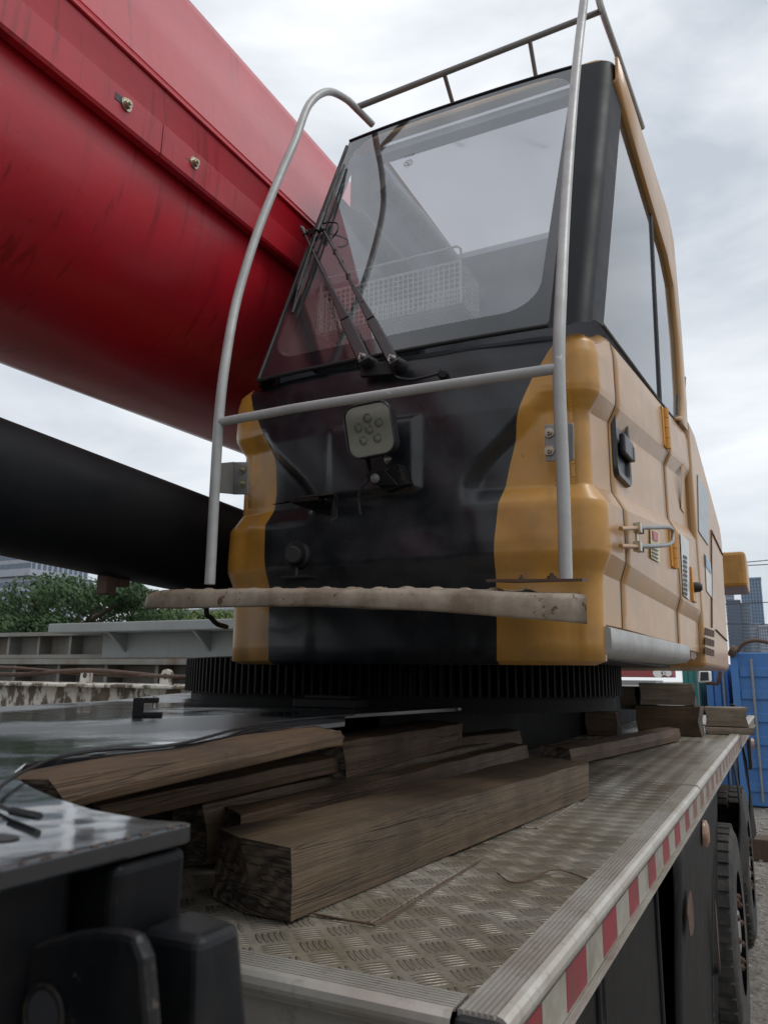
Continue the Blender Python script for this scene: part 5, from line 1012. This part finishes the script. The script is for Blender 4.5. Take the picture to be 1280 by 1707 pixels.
yb = 220.; p0, p1 = ony(245, 1010, yb), ony(420, 1010, yb); building('low_office', 'low pale office roofline beyond the trees under the step', p0.x, p1.x, yb, ony(300, 1020, yb).z, 30, 'facade_pale', 26, 6, 'far buildings')
yb = 420.
for (xl_, xr_, yt_, wl, nx_, nz_, lab, nm, dy) in ((1232, 1267, 966, 'tower_blue', 7, 30, 'tallest blue glass tower on the right skyline', 'glass_tower', 60), (1207, 1221, 985, 'facade_pale', 4, 24, 'slim pale tower right behind the machinery housing', 'apartment_tower', 20), (1211, 1232, 1003, 'tower_dark', 5, 24, 'grey ribbed apartment tower in front of the slim pale one', 'apartment_tower', 0), (1230, 1249, 1008, 'facade_grey', 6, 22, 'grey ribbed apartment tower left of the glass tower base', 'apartment_tower', 10), (1249, 1266, 1042, 'facade_pale', 6, 16, 'white lower block with dark windows at the foot of the glass tower', 'apartment_block', -20), (1264, 1300, 1045, 'facade_pale', 9, 16, 'white block with dark windows at the right edge', 'apartment_block', -30)):
    yy = yb+dy*1.; a_, c_ = ony(xl_, yt_, yy), ony(xr_, yt_, yy); building(nm, lab, a_.x, c_.x, yy, a_.z, 6+abs(c_.x-a_.x)*.5, wl, nx_, nz_, 'towers on the right skyline', wn=.5)
# ================================================================ BACKGROUND RIGHT: CONTAINERS
def container(label, x0, x1, y, zt2, dpt, mat, ribs, group='shipping containers behind the carrier'):
    t_ = thing('shipping_container', label, 'container', ((x0+x1)/2, y+dpt/2, -DZ), group); b = MB(); b.box((x0, y, -DZ+.02), (x1, y+dpt, zt2)); b.build('shell', mat, t_, bevel=.02)
    for zz2 in [lerp(-DZ+.3, zt2-.3, k_/5) for k_ in range(6)]:
        b = MB(); b.box((x0+.12, y-.03, zz2-.07), (x1-.12, y-.002, zz2+.07)); b.build('horizontal_rib', mat, t_, bevel=.01)
    for xx in (x0+.06, x1-.06, lerp(x0, x1, .5)): b = MB(); b.box((xx-.05, y-.06, -DZ+.03), (xx+.05, y-.032, zt2-.02)); b.build('corner_post', mat, t_)
    b = MB(); b.tube([(x0+.3, y-.07, -DZ+.1), (x0+.3, y-.07, zt2-.1)], .02, 8); b.build('lock_rod', 'bracket', t_); return t_
yc = 13.5; c0 = ony(1203, 1095, yc); c1 = ony(1300, 1085, yc); container('bright blue shipping container on the right with ribbed doors', ony(1216, 1100, yc).x, c1.x+1.5, yc, ony(1250, 1088, yc).z, 6, 'blue', 6)
yc = 15.5; container('blue container further back, partly hidden by the housing', ony(1175, 1118, yc).x, ony(1212, 1118, yc).x, yc, ony(1190, 1105, yc).z, 5, 'blue', 4)
yc = 17.; container('dark green container behind the timber blocks', ony(1136, 1120, yc).x, ony(1166, 1120, yc).x, yc, ony(1150, 1105, yc).z, 5, 'teal', 4)
b = MB(); yc = 13.4; b.tube(crom([ony(1226, 1088, yc), ony(1238, 1073, yc), ony(1255, 1068, yc), ony(1275, 1070, yc), ony(1300, 1078, yc)], 5), .03, 8); b.tube([ony(1215, 1083, yc), ony(1226, 1088, yc)], .09, 8); tag(b.build('rusty_hoop', 'rust'), 'thin rusty pipe arching over the blue container top', 'pipe')
yr = 12.; rp0, rp1 = ony(1033, 1117, yr), ony(1120, 1117, yr); rb = thing('red_crossbeam', 'faded red steel beam with a white mark seen below the cab', 'beam', ((rp0.x+rp1.x)/2, yr, ony(1075, 1130, yr).z))
b = MB(); b.box((rp0.x-2, yr, ony(1075, 1129, yr).z), (rp1.x, yr+.4, ony(1075, 1115, yr).z)); b.build('beam_body', 'redpaint', rb, bevel=.01)
b = MB(); 
for (px_, w_) in ((1096, .07), (1105, .03), (1113, .05)): p = ony(px_, 1122, yr-.003); b.tube([(p.x, yr-.006, p.z), (p.x, yr-.002, p.z)], w_, 10)
b.build('painted_mark', 'white_wire', rb)
b = MB(); b.box((rp0.x-2, yr-1, ony(1075, 1141, yr).z), (rp1.x-.1, yr-.3, ony(1075, 1134, yr).z)); b.box((rp0.x-2, yr-1.2, ony(1075, 1153, yr).z), (rp1.x-.3, yr-.4, ony(1075, 1145, yr).z)); b.box((rp0.x, yr-.9, -DZ), (rp0.x+.3, yr-.5, ony(1075, 1153, yr).z-.002)); tag(b.build('steel_shelving', 'girder_light', bevel=.01), 'pale grey flat steel slabs stacked below the red beam', 'steel slabs')
b = MB(); yl2 = 10.5; q = [ony(x, y, yl2) for x, y in ((1164, 1118), (1183, 1118), (1184, 1137), (1163, 1138))]; b.prism(q, (0, .2, 0)); wlp = b.build('flood_lamp', 'white_wire', bevel=.02); tag(wlp, 'small pale framed flood lamp hanging under the housing', 'lamp'); b = MB(); q = [ony(x, y, yl2-.01) for x, y in ((1167, 1120), (1180, 1120), (1181, 1134), (1166, 1135))]; b.prism(q, (0, .006, 0)); b.build('lamp_face', 'ink', wlp)
b = MB(); b.tube([ony(1175, 1138, 10.6), ony(1195, 1140, 10.6), ony(1200, 1120, 10.6)], .03, 6); b.build('lamp_arm', 'rust', wlp)
# overhead wires
for (a, c_) in (((1235, 938), (1300, 932)), ((1235, 943), (1300, 940)), ((1215, 1007), (1300, 1003)), ((1215, 1040), (1300, 1041))):
    b = MB(); b.tube([ony(a[0]-60, a[1]+4, 60), ony(*a, 60), ony(*c_, 60), ony(c_[0]+60, c_[1]-4, 60)], .035, 6); lab = {938: 'upper overhead wire above the towers', 943: 'second overhead wire just under the uppermost one', 1007: 'overhead wire crossing the middle of the towers', 1040: 'lowest overhead wire crossing the feet of the towers'}[a[1]]; tag(b.build('overhead_wire', 'ink'), lab, 'wire', 'overhead wires')
# kerb and stones on the ground near the tyres
rnd = random.Random(5); b = MB()
for _ in range(700):
    p = Vector((rnd.uniform(-.6, 1.6), rnd.uniform(7.5, 13.5), -DZ)); s_ = rnd.uniform(.006, .022); b.obox(p+Vector((0, 0, s_*.4)), Vector((s_, s_*rnd.uniform(-.5, .5), 0)), Vector((s_*rnd.uniform(-.5, .5), s_, 0)), (0, 0, s_*.6))
so_ = b.build('loose_stones', 'concrete'); tag(so_, 'pale rubble scattered on the muddy ground by the wheels', 'rubble', kind='stuff')
b = MB(); b.box((-.55, 9.6, -DZ), (-.10, 9.9, -DZ+.22)); tag(b.build('concrete_block', 'rust', bevel=.01), 'dark block on the ground behind the rear wheels', 'block')
